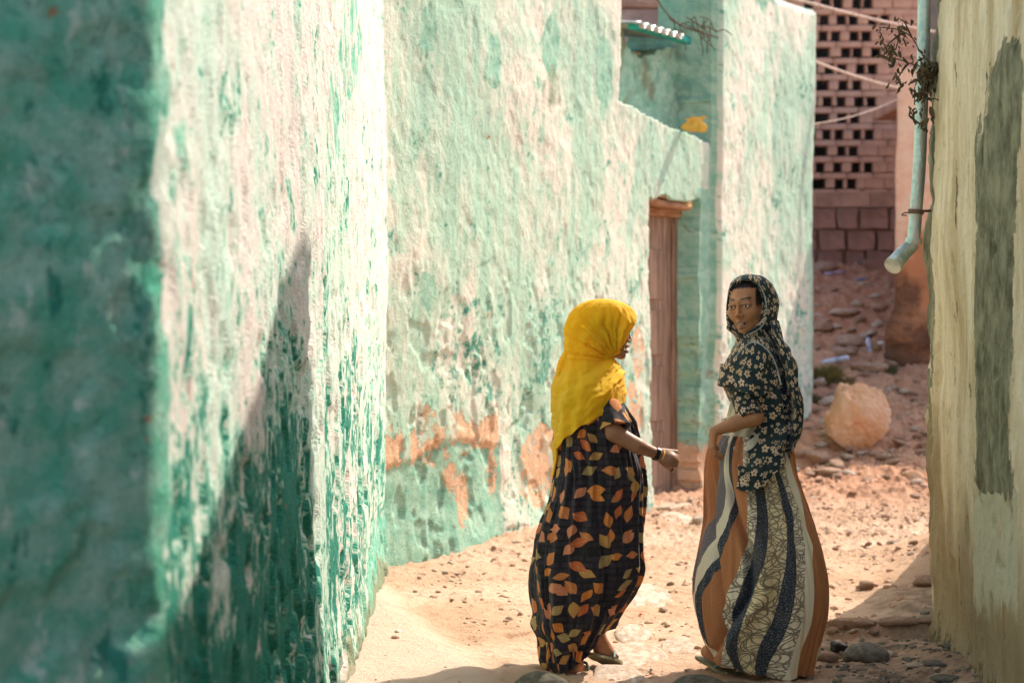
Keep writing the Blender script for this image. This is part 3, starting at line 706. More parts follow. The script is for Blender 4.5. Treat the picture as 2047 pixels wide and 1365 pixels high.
for k in range(-2, 12):
    yc = 7 + 32.8 * k
    zc = zpx(yc); zn = zpx(yc + 32.8)
    r = rows[k] if k >= 0 else rows[(k + 4) % 2 + 1]
    h = sorted(xpx(1590 + q / 2.844) for q in r)
    if k != 10 and h[0] > xpx(1632): h = [h[0] - 0.145] + h
    h = [h[0] - 0.20 - 0.05 * (k % 2)] + h
    z0, z1 = zc - HH / 2, zc + HH / 2
    x = XL
    for c in h:
        if c - HW / 2 - x > 0.025:
            if c - HW / 2 - x > 0.34: course(x, c - HW / 2, z0, z1, YB, 0.16, 0.22, 0.1)
            else: brick(x, c - HW / 2 - random.uniform(-.006, .008), z0 + random.uniform(0, .008), z1, YB, 0.16)
        x = c + HW / 2
    course(x, XR, z0, z1, YB, 0.16, 0.23, 0.07 * (k % 3))
    course(XL, XR, zn + HH / 2, z0, YB + 0.004, 0.15, 0.30, 0.13 * (k % 3))
zb = zpx(380); brick_top = zb
course(XL, XR, zpx(415), zpx(384), YB - 0.02, 0.2, 0.62, 0.2, 'coping_band', M_mortar)
for j, (ya, yb_) in enumerate(((415, 458), (458, 500), (500, 545))):
    x = XL - 0.1 * j
    while x < XR:
        w_ = random.uniform(0.22, 0.36)
        brick(x, x + w_, zpx(yb_) - 0.02, zpx(ya), YB - 0.06, 0.26, 'stone_block', M_block, 0.016, 0.035); x += w_
brick(xpx(1712), xpx(1800), zpx(545), zpx(520), YB - 0.45, 0.4, 'stone_step', M_block, 0.016)
o = link('mortar_bed', box_mesh('mortar_bed', XR - XL, 0.12, zpx(384) - zpx(560), 0.004), M_mortar, None); o.parent = bw; o.location = Vector(((XL + XR) / 2, YB + 0.10, zpx(560))) - bw.location
# room behind the lattice: side walls, back and slab
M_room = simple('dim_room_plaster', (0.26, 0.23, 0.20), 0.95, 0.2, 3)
rm = bmesh.new()
def addbox(bm, x0, x1, y0, y1, z0, z1):
    r = bmesh.ops.create_cube(bm, size=1)
    for v in r['verts']: v.co = Vector((x0 if v.co.x < 0 else x1, y0 if v.co.y < 0 else y1, z0 if v.co.z < 0 else z1))
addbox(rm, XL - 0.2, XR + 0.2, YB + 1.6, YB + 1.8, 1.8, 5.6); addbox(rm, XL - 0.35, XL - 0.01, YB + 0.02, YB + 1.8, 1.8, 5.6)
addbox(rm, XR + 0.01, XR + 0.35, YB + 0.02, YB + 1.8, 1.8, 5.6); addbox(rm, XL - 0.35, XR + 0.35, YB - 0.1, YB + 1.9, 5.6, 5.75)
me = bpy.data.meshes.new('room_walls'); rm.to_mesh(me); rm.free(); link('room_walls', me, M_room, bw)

# peach house
def peach_mat():
    m = Mat('peach_plaster', 0.95, 0.1); uv = m.uv(); cr, cg, cb, ca = m.attr('paint')
    n1 = m.noise(uv, 4.5, 9, 0.72); n2 = m.noise(m.scale(uv, 30, 10), 1, 5, 0.6)
    c = m.mix(m.step(0.35, 0.65, n1), (0.74, 0.42, 0.28), (0.84, 0.58, 0.43))
    c = m.mix(m.step(0.35, 0.7, m.math('ADD', cr, m.math('MULTIPLY', m.math('SUBTRACT', n1, 0.5), 0.9))), c, (0.46, 0.20, 0.10))
    c = m.mix(m.math('MULTIPLY', m.step(0.15, 1.0, m.math('ADD', cg, m.math('MULTIPLY', m.math('SUBTRACT', n1, 0.5), 2.2))), 0.9), c, (0.09, 0.05, 0.035))
    m.color(c); m.bump(n2, 0.006); return m.m
ph = thing('house', 'peach plastered house with a dark stained base standing behind the drainpipe', 'house', (4.2, 18.6, 1.0))
def p_paint(s, z, x, y):
    nz = fbm(s * 4, z * 3, seed=101)
    return np.stack([sst(2.6, 1.7, z + 0.45 * nz), 0.85 * sst(2.05, 1.35, z + 0.6 * nz), 0 * s, 0 * s], -1)
wall_surface('front_wall', [(4.6, 22.8), (3.62, 18.62), (3.56, 18.5), (3.64, 18.46), (6.0, 18.3)], 0.4, 3.72, 0.03, 0.03,
             lambda s, z, x, y: 0.03 * fbm(s * 1.5, z * 1.2, seed=102) + 0.006 * fbm(s * 9, z * 7, seed=103) + 0.06 * sst(1.6, 1.0, z) + 0.05 * (z < 1.45) * sst(-0.1, 0.4, fbm(s * 3, z * 5, seed=104)),
             peach_mat(), ph, paint=p_paint, thick=0.3)
o = link('flat_roof', box_mesh('flat_roof', 2.6, 3.9, 0.10, 0.01), M_mortar, None); o.parent = ph; o.location = Vector((5.35, 20.45, 3.55)) - ph.location

# far pink wall and tree seen over the broken wall top
fw = thing('parapet_wall', 'small stretch of pinkish far wall seen in the gap above the green recess', 'wall', (1.3, 19, 4))
M_pink = simple('pink_render', (0.56, 0.40, 0.34), 0.95, 0.3, 3, 0.006, 25)
o = link('wall_body', box_mesh('wall_body', 1.6, 0.3, 4.5, 0.02, 4, 0.01, 4), M_pink, None); o.parent = fw; o.location = Vector((1.45, 19.0, zpx(20, 19) - 4.5)) - fw.location
o = link('coping', box_mesh('coping', 1.66, 0.38, 0.07, 0.01, 4, 0.008, 4), M_mortar, None); o.parent = fw; o.location = Vector((1.45, 19.0, zpx(20, 19) - 0.002)) - fw.location
def leaf_cloud(name, cen, rad, n, size, mat, parent, seed):
    rs = np.random.RandomState(seed)
    cl = rs.normal(size=(max(n // 60, 3), 3)); cl /= np.linalg.norm(cl, axis=1)[:, None]; cl *= rs.uniform(0.2, 1, (len(cl), 1))
    c = cl[rs.randint(len(cl), size=n)] + rs.normal(size=(n, 3)) * 0.25
    c = c * np.array(rad) + np.array(cen)
    a = rs.normal(size=(n, 3)); a /= np.linalg.norm(a, axis=1)[:, None]; b = np.cross(a, rs.normal(size=(n, 3))); b /= np.linalg.norm(b, axis=1)[:, None]
    sz = size * rs.uniform(0.6, 1.3, (n, 1))
    V = np.stack([c - a * sz, c + b * sz * 0.45, c + a * sz, c - b * sz * 0.45], 1).reshape(-1, 3)
    F_ = np.arange(4 * n).reshape(-1, 4); me = mesh_np(name, V, F_, False); return link(name, me, mat, parent)
M_leaf = simple('green_leaves', (0.10, 0.12, 0.03), 0.7, 0.4, 3, 0)
tr = thing('tree', 'leafy tree top just showing above the pinkish far wall', 'tree', (1.7, 22.5, 1.9))
M_bark = simple('bark', (0.14, 0.10, 0.07), 0.95)
tube('trunk', [(1.7, 22.5, 1.7), (1.75, 22.5, 3.2), (1.6, 22.5, 4.4)], [0.12, 0.09, 0.05], M_bark, tr)
tube('limb', [(1.74, 22.5, 3.4), (2.1, 22.6, 4.2), (2.3, 22.7, 4.9)], [0.06, 0.04, 0.02], M_bark, tr)
leaf_cloud('crown', (1.75, 22.6, 5.3), (0.9, 0.9, 0.75), 3500, 0.06, M_leaf, tr, 5)

# ------------------------------------------------------------------ drainpipe
def pipe_mat():
    m = Mat('peeling_pipe_paint', 0.5, 0.4); v = m.obj(); s = m.sep(v)
    n1 = m.noise(m.scale(v, 14, 14, 3.0), 1.0, 6, 0.65); n2 = m.noise(v, 40, 5, 0.6)
    c = m.mix(m.step(0.35, 0.6, n2), (0.36, 0.62, 0.60), (0.55, 0.74, 0.70))
    side = m.step(0.0, 0.018, m.math('ADD', m.math('SUBTRACT', m.math('MULTIPLY_ADD', s[2], -0.0433, s[0]), 1.756), m.math('MULTIPLY', m.math('SUBTRACT', n1, 0.5), 0.10)))
    c = m.mix(side, c, m.mix(m.step(0.4, 0.6, n1), (0.20, 0.24, 0.22), (0.50, 0.47, 0.42)))
    c = m.mix(m.math('MULTIPLY', m.step(0.56, 0.62, m.noise(m.scale(v, 30, 30, 9), 1.0, 6, 0.7)), 0.8), c, (0.42, 0.38, 0.33))
    m.color(c); m.bump(n2, 0.001); return m.m
M_pipe = pipe_mat()
def pp(px, py, Y=9.12): return P(px, py, Y)
pipe = thing('drainpipe', 'peeling teal metal drainpipe with angled spout at the cream house corner', 'drainpipe', pp(1826, 484))
tube('pipe', [pp(1849, -160), pp(1846, 100), pp(1842, 220), pp(1838, 330), pp(1831, 423), pp(1826, 482)], 0.0295, M_pipe, pipe, 20)
tube('collar', [pp(1827, 476), pp(1826, 488)], 0.037, M_pipe, pipe, 20)
tube('spout', [pp(1827, 486), pp(1806, 506), pp(1784, 532, 9.05)], [0.031, 0.035, 0.041], simple('bare_zinc_spout', (0.50, 0.54, 0.48), 0.4, 0.4, 14, 0.001, metal=0.35, col2=(0.22, 0.30, 0.27)), pipe, 20, smooth_path=False)
tube('pipe_clamp', [pp(1831.5, 419), pp(1830.8, 428)], 0.036, M_iron, pipe, 18)
tube('wall_bracket', [pp(1832, 423), pp(1868, 421, 9.25)], 0.007, M_iron, pipe, 6)
tube('wire_end', [pp(1822, 424, 9.05), pp(1808, 426, 9.0), pp(1803, 430, 9.0), pp(1812, 431, 9.02)], 0.003, M_iron, pipe, 5)

# dried plant hanging off the pipe
M_dry = simple('dry_leaf', (0.16, 0.12, 0.065), 0.85, 0.4, 20, 0.002, col2=(0.075, 0.07, 0.04))
M_greyleaf = simple('grey_green_leaf', (0.20, 0.21, 0.14), 0.85, 0.4, 20, 0.002)
pl = thing('dried_plant', 'withered brown plant caught on the drainpipe beside the cream wall', 'plant', pp(1855, 135))
stems = [[(1862, 130), (1840, 105), (1822, 75), (1795, 60), (1762, 55)], [(1860, 135), (1835, 132), (1805, 122), (1780, 112), (1762, 80)], [(1822, 75), (1808, 45), (1800, 40)],
         [(1800, 60), (1795, 85), (1790, 100)], [(1815, 128), (1800, 148), (1790, 165)], [(1850, 140), (1830, 170), (1828, 210)], [(1805, 65), (1775, 90), (1775, 105)], [(1858, 140), (1848, 200), (1853, 240)]]
lm = []
for q in range(4):
    n = 7; V = []
    for i in range(n):
        t = i / (n - 1); wd = math.sin(math.pi * min(t * 0.95 + 0.03, 1)) * 0.42
        for j in (-1, 0, 1): V.append((j * wd * 0.5, t, 0.15 * math.sin(3 * t + q) + (0.16 + 0.1 * q) * abs(j) * wd + 0.1 * math.sin(5 * t + j + q)))
    lm.append(mesh_np('leaf', V, grid_faces(n, 3)))
rs = random.Random(11)
for st_ in stems:
    pts = [pp(a, b, 9.0 - 0.04 * i) for i, (a, b) in enumerate(st_)]; tube('stem', pts, [0.006] + [0.003] * (len(pts) - 1), M_bark, pl, 5)
def leaf_at(p, sc_, mat):
    o = place(lm[rs.randrange(4)], 'leaf', None, p, (rs.uniform(-2.6, -0.6), rs.uniform(-.8, .8), rs.uniform(-3.1, 3.1)), (sc_, sc_, sc_), pl)
    if not len(o.data.materials): o.data.materials.append(mat)
for st_ in stems:
    for a, b in st_[1:]:
        for k in range(6): leaf_at(pp(a + rs.uniform(-13, 13), b + rs.uniform(-9, 16), 8.95 + rs.uniform(-.05, .1)), rs.uniform(0.022, 0.045), M_dry)
for k in range(55): leaf_at(pp(rs.uniform(1838, 1872), rs.uniform(120, 190), 9.0 + rs.uniform(-.06, .08)), rs.uniform(0.035, 0.065), M_greyleaf)
for (a, b) in ((1828, 228), (1833, 222), (1857, 235), (1860, 215), (1852, 250), (1822, 226)): leaf_at(pp(a, b, 8.98), 0.06, M_greyleaf)

# washing lines
M_rope = simple('pale_rope', (0.74, 0.56, 0.46), 0.9, 0.2, 30, 0.001)
def rope(a, b, sag, rad, lab, lo=0.0):
    pts = []
    for i in range(13):
        t = i / 12; p = a.lerp(b, t); p.z -= sag * 4 * t * (1 - t); pts.append(p)
    tag(tube('rope', pts, rad, M_rope, None, 7), lab, 'rope', 'ropes strung across the lane')
rope(P(1530, -20, 16.9), P(1900, 70, 18.6), 0.03, 0.014, 'upper pale rope running from the green pier top across to the peach house')
rope(P(1600, 112, 17.45), P(1800, 178, 18.3), 0.02, 0.013, 'middle pale rope sloping from the green pier down to the peach house')
rope(P(1600, 250, 17.45), P(1800, 196, 18.3), 0.05, 0.006, 'thin lowest rope rising from the green pier across the brick holes')
# ------------------------------------------------------------------ stones
def stone(px, py, wpx, hratio, seed, mat, label, cat='stone', name='stone', flat=0.7, rot=0.0, rough=0.22, elong=1.0, sub=3, sink=0.28, facets=7, group=None, tilt=0.0, deep=0.9):
    """py is where its foot meets the ground"""
    g = on_ground(px, py); half = wpx / 2 / FPX * g.y
    me = rock_mesh(name, seed, sub, 1.0, rough, 1.0, facets)
    hz = half * hratio; c = g + Vector((0, half * deep * 0.5, hz * (1 - sink)))
    c.z = float(gz(c.x, c.y, False)) * 0.5 + g.z * 0.5 + hz * (1 - 2 * sink) if hratio > 0.3 else float(gz(c.x, c.y, False)) + hz * 0.15
    o = place(me, name, mat, c, (tilt + (0.08 if deep > 1.5 else 0), 0, 0), (half, half * deep, hz))
    return tag(o, label, cat, group)
def boulder_mat():
    m = Mat('boulder_stone', 0.92, 0.15); v = m.obj()
    n1 = m.noise(v, 1.6, 6, 0.6); n2 = m.noise(v, 14, 7, 0.7)
    c = m.mix(m.step(0.3, 0.65, n1), (0.72, 0.37, 0.19), (0.80, 0.53, 0.36)); c = m.mix(m.math('MULTIPLY', m.step(0.55, 0.7, n2), 0.4), c, (0.48, 0.27, 0.15))
    m.color(c); m.bump(n2, 0.02); return m.m
# the boulder, modelled on its own: a squarish block with a chipped, stepped top and a shoulder on the left
def boulder():
    bm = bmesh.new(); bmesh.ops.create_icosphere(bm, subdivisions=6, radius=1)
    V = np.array([v.co[:] for v in bm.verts]); bm.faces.ensure_lookup_table()
    p = 4.2; r = (np.abs(V) ** p).sum(1) ** (-1 / p); V = V * r[:, None] * 0.88
    for d, h in (((0.75, -0.3, 0.65), 0.93), ((-0.8, -0.2, 0.62), 0.78), ((-0.55, 0, -0.9), 0.86), ((0.8, 0, -0.75), 0.84), ((0.1, -0.95, -0.45), 0.80), ((-0.45, -0.9, 0.25), 0.84), ((0.5, -0.85, 0.2), 0.91), ((0.05, -0.42, 0.90), 0.74)):
        d = np.array(d) / np.linalg.norm(d); q = V @ d; V = V - np.outer(np.maximum(q - h, 0) * 0.78, d)
    x, y, z = V.T
    V[:, 0] *= 1 + 0.10 * sst(-0.2, -0.9, z) * 0 - 0.20 * sst(-0.2, -1, z)
    # left shoulder: notch above it
    V[:, 2] -= 0.42 * sst(-0.52, -0.72, x) * sst(0.0, 0.7, z)
    V[:, 1] += 0.10 * sst(-0.40, -0.62, x) * sst(0.3, -0.3, y)
    st = np.round((z * 4 + 0.8 * fbm(x * 1.5, y * 1.5, z, seed=6))) / 4 - z
    V += np.stack([0 * x, 0.10 * st * sst(0.2, 0.6, z), 0 * x], -1)
    V[:, 2] += 0.05 * np.sign(fbm(x * 3 + z, y * 3, z * 2, seed=12)) * sst(0.35, 0.7, z) * sst(0.0, 0.12, np.abs(fbm(x * 3 + z, y * 3, z * 2, seed=12)))
    n = fbm(V[:, 0] * 2, V[:, 1] * 2, V[:, 2] * 2, o=5, seed=5)
    V = V * (1 + 0.15 * n[:, None] - 0.05 * (1 - np.clip(np.abs(fbm(V[:, 0] * 1.5 + 3, V[:, 1] * 1.5, V[:, 2] * 1.5, o=3, seed=9)) * 9, 0, 1))[:, None] + 0.04 * fbm(V[:, 0] * 9, V[:, 1] * 9, V[:, 2] * 9, o=4, seed=8)[:, None]) * [1, 0.9, 1.02]
    for v, c in zip(bm.verts, V): v.co = c
    me = bpy.data.meshes.new('boulder'); bm.to_mesh(me); bm.free()
    me.polygons.foreach_set('use_smooth', np.ones(len(me.polygons), dtype=bool)); return me
g = on_ground(1722, 905); hw = 66 / FPX * g.y
o = place(boulder(), 'boulder', boulder_mat(), g + Vector((0, hw * 0.75, hw * 0.98)), (0, R(4), 0), (hw * 1.06, hw, hw * 1.08))
tag(o, 'big sunlit peach boulder with a chipped top at the foot of the slope', 'boulder')

stone(1088, 1384, 130, 0.42, 101, M_dark, 'dark rounded kerb stone under the walking foot in the yellow scarf', rough=0.12, facets=3, deep=0.6, name='kerb_stone')
stone(1400, 1380, 110, 0.34, 102, M_dark, 'dark flattish stone at the bottom edge below the olive slipper', rough=0.14, facets=3, deep=0.7)
stone(1470, 1384, 90, 0.32, 103, M_dark, 'second dark stone at the bottom edge, touching the first on its right', rough=0.14, facets=3, deep=0.7)
stone(1735, 1325, 95, 0.62, 104, M_dark, 'rounded grey-brown stone in the shade beside the drain hole', rough=0.1, facets=2, deep=1.0, sink=0.35)
stone(1645, 1322, 70, 0.5, 105, M_rubble, 'smaller round stone left of the drain hole, half behind the striped skirt', rough=0.1, facets=2, sink=0.35)
stone(1268, 1278, 78, 0.30, 106, M_stone, 'flat whitish stone slab set in the path between the two women', facets=6, deep=2.2)
stone(1303, 1205, 90, 0.10, 107, M_stone, 'wide thin pale slab in the path above the flat whitish one', facets=6, deep=2.6)
stone(1372, 1305, 92, 0.12, 108, M_stone, 'pale slab flush with the path just left of the olive slipper', facets=6, deep=2.0)
stone(1275, 1322, 130, 0.09, 109, M_stone, 'long pale slab flush with the path right of the bare foot', facets=6, deep=1.8)
stone(1232, 1362, 120, 0.14, 110, M_stone, 'pale cracked slab at the bottom edge right of the dark kerb stone', facets=6, deep=1.6)
stone(1352, 1045, 92, 0.16, 111, M_stone, 'large whitish slab lying in front of the door sill', facets=5, deep=1.8)
stone(1402, 1050, 36, 0.75, 112, M_stone, 'knobbly pale stone standing at the right end of the whitish door slab', facets=5)
stone(1826, 962, 46, 0.62, 113, boulder_mat(), 'orange squarish rock near the foot of the cream wall', facets=7, rough=0.1)
stone(1636, 925, 56, 0.62, 114, M_rubble, 'brown blocky rock left of the big boulder', facets=7)
stone(1672, 938, 34, 0.6, 115, M_rubble, 'small blocky rock in front of the boulder, right of the brown one', facets=7)
stone(1655, 950, 70, 0.3, 116, M_rubble, 'flat reddish rock in front of the small blocky rock', facets=7)
stone(1580, 945, 40, 0.5, 117, M_dark, 'dark stone poking out right behind the striped skirt', facets=5)
stone(1800, 1083, 48, 0.10, 118, M_dark, 'thin dark flat stone lying on the sunlit path', facets=3)
stone(1733, 1175, 34, 0.55, 119, M_rubble, 'brown stone at the edge of the shade with a grey pebble beside it', facets=6)
stone(1773, 1035, 26, 0.5, 120, M_rubble, 'small upright brown stone behind the thin dark flat one', facets=6)
stone(1685, 630, 62, 0.32, 121, M_stone, 'pale flat slab lying high on the slope', facets=5)
stone(1720, 645, 30, 0.7, 122, M_rubble, 'tilted block right of the pale slab on the slope', facets=6)
stone(1700, 690, 70, 0.4, 123, M_rubble, 'long slab leaning down the slope left of the purple bottle', facets=5, tilt=0.2)
stone(1690, 712, 60, 0.42, 124, M_rubble, 'broad slab just behind the blue bottle', facets=5)
stone(1742, 745, 90, 0.3, 125, M_rubble, 'wide brown slab below the purple bottle', facets=5)
stone(1790, 690, 26, 0.7, 126, M_rubble, 'broken brick piece at the foot of the peach house', facets=8)
stone(1762, 620, 34, 0.5, 127, M_rubble, 'rock beside the stained corner of the peach house', facets=7)
stone(1640, 660, 60, 0.35, 128, M_rubble, 'flat rock on the slope close to the green pier', facets=6)
stone(1648, 545, 60, 0.5, 129, M_rubble, 'heap of brown rock at the foot of the brick wall beside the pier', facets=6)
stone(1860, 1170, 70, 0.4, 130, M_rubble, 'brown rock in the shaded mound against the cream wall', facets=6)
stone(1905, 1300, 46, 0.5, 131, M_dark, 'grey stone at the foot of the cream wall', facets=6)
stone(1870, 1330, 60, 0.25, 132, M_dark, 'flat greenish stone in the shaded corner', facets=5)
stone(1830, 1335, 34, 0.5, 133, M_stone, 'pointed pale stone in the shaded corner', facets=7)
stone(1895, 1360, 70, 0.3, 134, M_dark, 'dark flat stone at the bottom edge against the cream wall', facets=5)
stone(1018, 1243, 18, 0.8, 135, M_rubble, 'round clay lump left of the leaf print dress', facets=4, sub=2)
stone(1340, 1170, 16, 0.8, 136, M_rubble, 'small pointed stone on the path between the two women', facets=5, sub=2)
# shaded step stones across the right of the lane
for k, (a, b, wd, lab) in enumerate(((1700, 1250, 110, 'left stone of the low step across the shaded lane'), (1795, 1252, 110, 'middle stone of the low step across the shaded lane'), (1868, 1256, 60, 'right stone of the low step, against the cream wall'))):
    stone(a, b, wd, 0.22, 140 + k, M_rubble, lab, facets=4, deep=0.5, name='step_stone')

rocks = [rock_mesh('small_stone', 200 + i, 2, 0.75, 0.25, 1.0, 6) for i in range(6)]
for i, r_ in enumerate(rocks): r_.materials.append((M_rubble, M_stone, M_rubble)[i % 3])
rs = random.Random(5)
def scatter(n, boxpx, smin, smax, label, group, name='small_stone'):
    for k in range(n):
        px, py = rs.uniform(boxpx[0], boxpx[2]), rs.uniform(boxpx[1], boxpx[3])
        g = on_ground(px, py); sz = rs.uniform(smin, smax) ** 1.0 / 2 / FPX * g.y
        o = place(rocks[rs.randrange(6)], name, None, g + Vector((0, 0, sz * 0.25)), (rs.uniform(-.4, .4), rs.uniform(-.4, .4), rs.uniform(0, 6)), (sz * rs.uniform(.8, 1.3), sz, sz * rs.uniform(.45, .9)))
        tag(o, label, 'stone', group)
scatter(95, (1595, 760, 1860, 970), 12, 34, 'small brown rubble stone heaped round the big boulder', 'rubble round the boulder')
scatter(60, (1590, 930, 1860, 1120), 10, 22, 'small pale stone on the sunlit path below the boulder', 'stones on the sunlit path')
scatter(45, (1620, 560, 1790, 770), 10, 30, 'small brown stone lying on the upper slope', 'stones on the upper slope')
scatter(24, (1640, 1230, 1900, 1365), 10, 24, 'small stone in the shaded corner at lower right', 'stones in the shaded corner')
scatter(26, (980, 1100, 1420, 1360), 9, 15, 'pebble on the path around the two women', 'pebbles around the women')
scatter(12, (800, 1060, 1060, 1200), 9, 15, 'pebble on the bank under the green wall', 'pebbles on the bank')
# gravel: uncountable
def gravel(name, n, region, smin, smax, mat, seed, dens):
    r = np.random.RandomState(seed)
    base = rock_mesh('g', seed, 1, 0.8, 0.3, 1.0, 4); nv = len(base.vertices)
    bv = np.empty(nv * 3); base.vertices.foreach_get('co', bv); bv = bv.reshape(-1, 3)
    bf = np.array([p.vertices[:] for p in base.polygons])
    X = r.uniform(region[0], region[1], n * 3); Y = r.uniform(region[2], region[3], n * 3)
    k = r.uniform(0, 1, n * 3) < dens(X, Y); X, Y = X[k][:n], Y[k][:n]; m_ = len(X)
    s = smin + (smax - smin) * r.uniform(0, 1, m_) ** 2.5
    a = r.uniform(0, 6.28, m_); ca, sa = np.cos(a), np.sin(a)
    sc3 = s[:, None, None] * np.stack([r.uniform(.8, 1.4, m_), np.ones(m_), r.uniform(.4, .9, m_)], -1)[:, None, :]
    V = bv[None] * sc3
    V = np.stack([V[..., 0] * ca[:, None] - V[..., 1] * sa[:, None] + X[:, None], V[..., 0] * sa[:, None] + V[..., 1] * ca[:, None] + Y[:, None], V[..., 2] + (gz(X, Y) + s * 0.15)[:, None]], -1)
    F_ = bf[None] + (np.arange(m_) * nv)[:, None, None]
    me = mesh_np(name, V.reshape(-1, 3), F_.reshape(-1, 3), False)
    tag(link(name, me, mat), kind='stuff')
    return bpy.context.scene.objects
dn = lambda X, Y: np.clip(0.12 + 0.9 * sst(12.5, 15, Y) * (0.5 + fbm(X * 1.5, Y, seed=61)) + 0.25 * fbm(X * 2, Y * 2, seed=62), 0.03, 1) * sst(0.0, 0.25, X - wall_x(Y)) * np.where(Y < 11, 0.12 + 0.88 * sst(0, 1, (X + 0.116 - (8.6 - Y) * 0.25) / 0.3), 1)
gravel('gravel', 9000, (-0.6, 4.4, 7.6, 19), 0.004, 0.024, M_rubble, 3, dn)
gravel('pale_gravel', 4500, (-0.6, 4.4, 7.6, 17.5), 0.003, 0.02, M_stone, 4, dn)
gravel('dark_gravel', 900, (1.2, 2.3, 7.6, 9.6), 0.004, 0.02, M_dark, 6, lambda X, Y: 0.7 + 0 * X)

# ------------------------------------------------------------------ litter
def bottle_mat(name, col, alpha=0.85):
    m = Mat(name, 0.25, 0.5); m.color(col); m.b.inputs['Transmission Weight'].default_value = 1 - alpha; return m.m
def bottle(px, py, length_px, rot, pitch, col, cap, label, squash=0.75):
    g = on_ground(px, py); L_ = length_px / FPX * g.y
    t = thing('plastic_bottle', label, 'bottle', g)
    prof = [(0.0, 0.0), (0.02, .115), (.10, .125), (.16, .115), (.22, .125), (.40, .12), (.46, .108), (.52, .122), (.72, .12), (.84, .06), (.90, .042), (.93, .042)]
    V = []; n = 18
    for i, (h, r_) in enumerate(prof):
        for k in range(n):
            a = 2 * math.pi * k / n; rr = r_ * (1 + 0.10 * float(noise(math.cos(a) * 2, math.sin(a) * 2, h * 7, 77)))
            V.append((rr * math.cos(a) * 1.05 * L_, (h - .45) * L_, rr * math.sin(a) * squash * L_ + 0.10 * L_))
    def part(name, pr, mat):
        V = []
        for h, r_ in pr:
            for k in range(n):
                a = 2 * math.pi * k / n; rr = r_ * (1 + 0.10 * float(noise(math.cos(a) * 2, math.sin(a) * 2, h * 7, 77)))
                V.append((rr * math.cos(a) * 1.05 * L_, (h - .45) * L_, rr * math.sin(a) * squash * L_ + 0.11 * L_))
        f = []
        for i in range(len(pr) - 1):
            for k in range(n): f.append([i * n + k, i * n + (k + 1) % n, (i + 1) * n + (k + 1) % n, (i + 1) * n + k])
        me = mesh_np(name, V, f); o = bpy.data.objects.new(name, me); C.objects.link(o); me.materials.append(mat); o.parent = t; return o
    part('bottle_body', [(0, 0.002)] + prof[1:], bottle_mat('bottle_plastic', col))
    part('bottle_cap', [(.91, .050), (.91, .052), (.99, .052), (.995, .001)], bottle_mat('cap_plastic', cap, 1))
    part('bottle_label', [(.26, .129), (.27, .130), (.40, .126), (.41, .125)], bottle_mat('label_film', tuple(c * 0.6 for c in col), 1))
    t.rotation_euler = (pitch, 0, rot)
    return t
bottle(1670, 728, 66, R(72), R(-12), (0.52, 0.56, 0.66), (0.10, 0.16, 0.38), 'crushed pale blue plastic bottle with dark blue cap lying on the slope')
bottle(1737, 695, 46, R(10), R(55), (0.50, 0.46, 0.58), (0.06, 0.07, 0.14), 'purplish plastic bottle standing tilted among the slabs', 0.9)
bottle(1668, 551, 46, R(-70), R(6), (0.45, 0.42, 0.58), (0.10, 0.10, 0.45), 'lilac plastic bottle lying at the foot of the brick wall')
bottle(1724, 561, 30, R(-60), R(6), (0.22, 0.33, 0.58), (0.06, 0.10, 0.36), 'blue plastic bottle right of the lilac one by the brick wall')
def crumple(px, py, wpx, col, label, seed, name='wrapper', hr=0.5):
    g = on_ground(px, py); s = wpx / 2 / FPX * g.y
    me = rock_mesh(name, seed, 3, 1.0, 0.5, 1.0, 12)
    m = Mat(name + '_film', 0.45, 0.4); m.color(col)
    return tag(place(me, name, m.m, g + Vector((0, 0, s * hr * 0.6)), (0, 0, seed), (s, s * .8, s * hr)), label, 'litter')
crumple(1762, 690, 22, (0.75, 0.70, 0.62), 'white crumpled wrapper at the foot of the peach house', 301)
crumple(1752, 698, 12, (0.80, 0.55, 0.08), 'tiny yellow wrapper beside the white crumpled one', 302)
crumple(1281, 1229, 14, (0.62, 0.16, 0.07), 'little reddish scrap lying on the flat whitish slab', 303)
crumple(1634, 1322, 16, (0.02, 0.30, 0.18), 'small green plastic scrap in the drain hole', 304, hr=0.35)
crumple(1675, 1300, 40, (0.018, 0.018, 0.018), 'black crumpled bag in the drain hole', 305, name='plastic_bag', hr=0.7)
crumple(960, 1262, 26, (0.52, 0.55, 0.20), 'yellow-green squashed peel on the bank', 306, name='peel', hr=0.2)
def tuft(px, py, wpx, hpx, n, label, seed, col, name='grass_tuft', cat='grass tuft'):
    g = on_ground(px, py); r = np.random.RandomState(seed); w_ = wpx / 2 / FPX * g.y; h = hpx / FPX * g.y
    V = []
    for k in range(n):
        a = r.uniform(0, 6.28); q = r.uniform(0, 1) ** .5 * w_; bx, by = q * math.cos(a), q * math.sin(a) * .7
        lean = np.array([bx * 0.6 + r.normal() * w_ * .35, by * .6 + r.normal() * w_ * .3]); hh = h * r.uniform(.5, 1.1); s_ = 0.004
        bz = float(gz(g.x + bx, g.y + by)) - g.z - 0.01
        V += [(bx - s_, by, bz), (bx + s_, by, bz), (bx + lean[0] * .5 + s_ * .7, by + lean[1] * .5, bz + hh * .7), (bx + lean[0] * .5 - s_ * .7, by + lean[1] * .5, bz + hh * .7),
              (bx + lean[0] * .5 - s_ * .7, by + lean[1] * .5, bz + hh * .7), (bx + lean[0] * .5 + s_ * .7, by + lean[1] * .5, bz + hh * .7), (bx + lean[0] + .001, by + lean[1], bz + hh), (bx + lean[0] - .001, by + lean[1], bz + hh)]
    me = mesh_np(name, V, np.arange(8 * n).reshape(-1, 4), False); me.materials.append(simple(name + '_blade', col, 0.8, 0.4, 10, 0))
    o = bpy.data.objects.new(name, me); C.objects.link(o); o.location = g; return tag(o, label, cat)
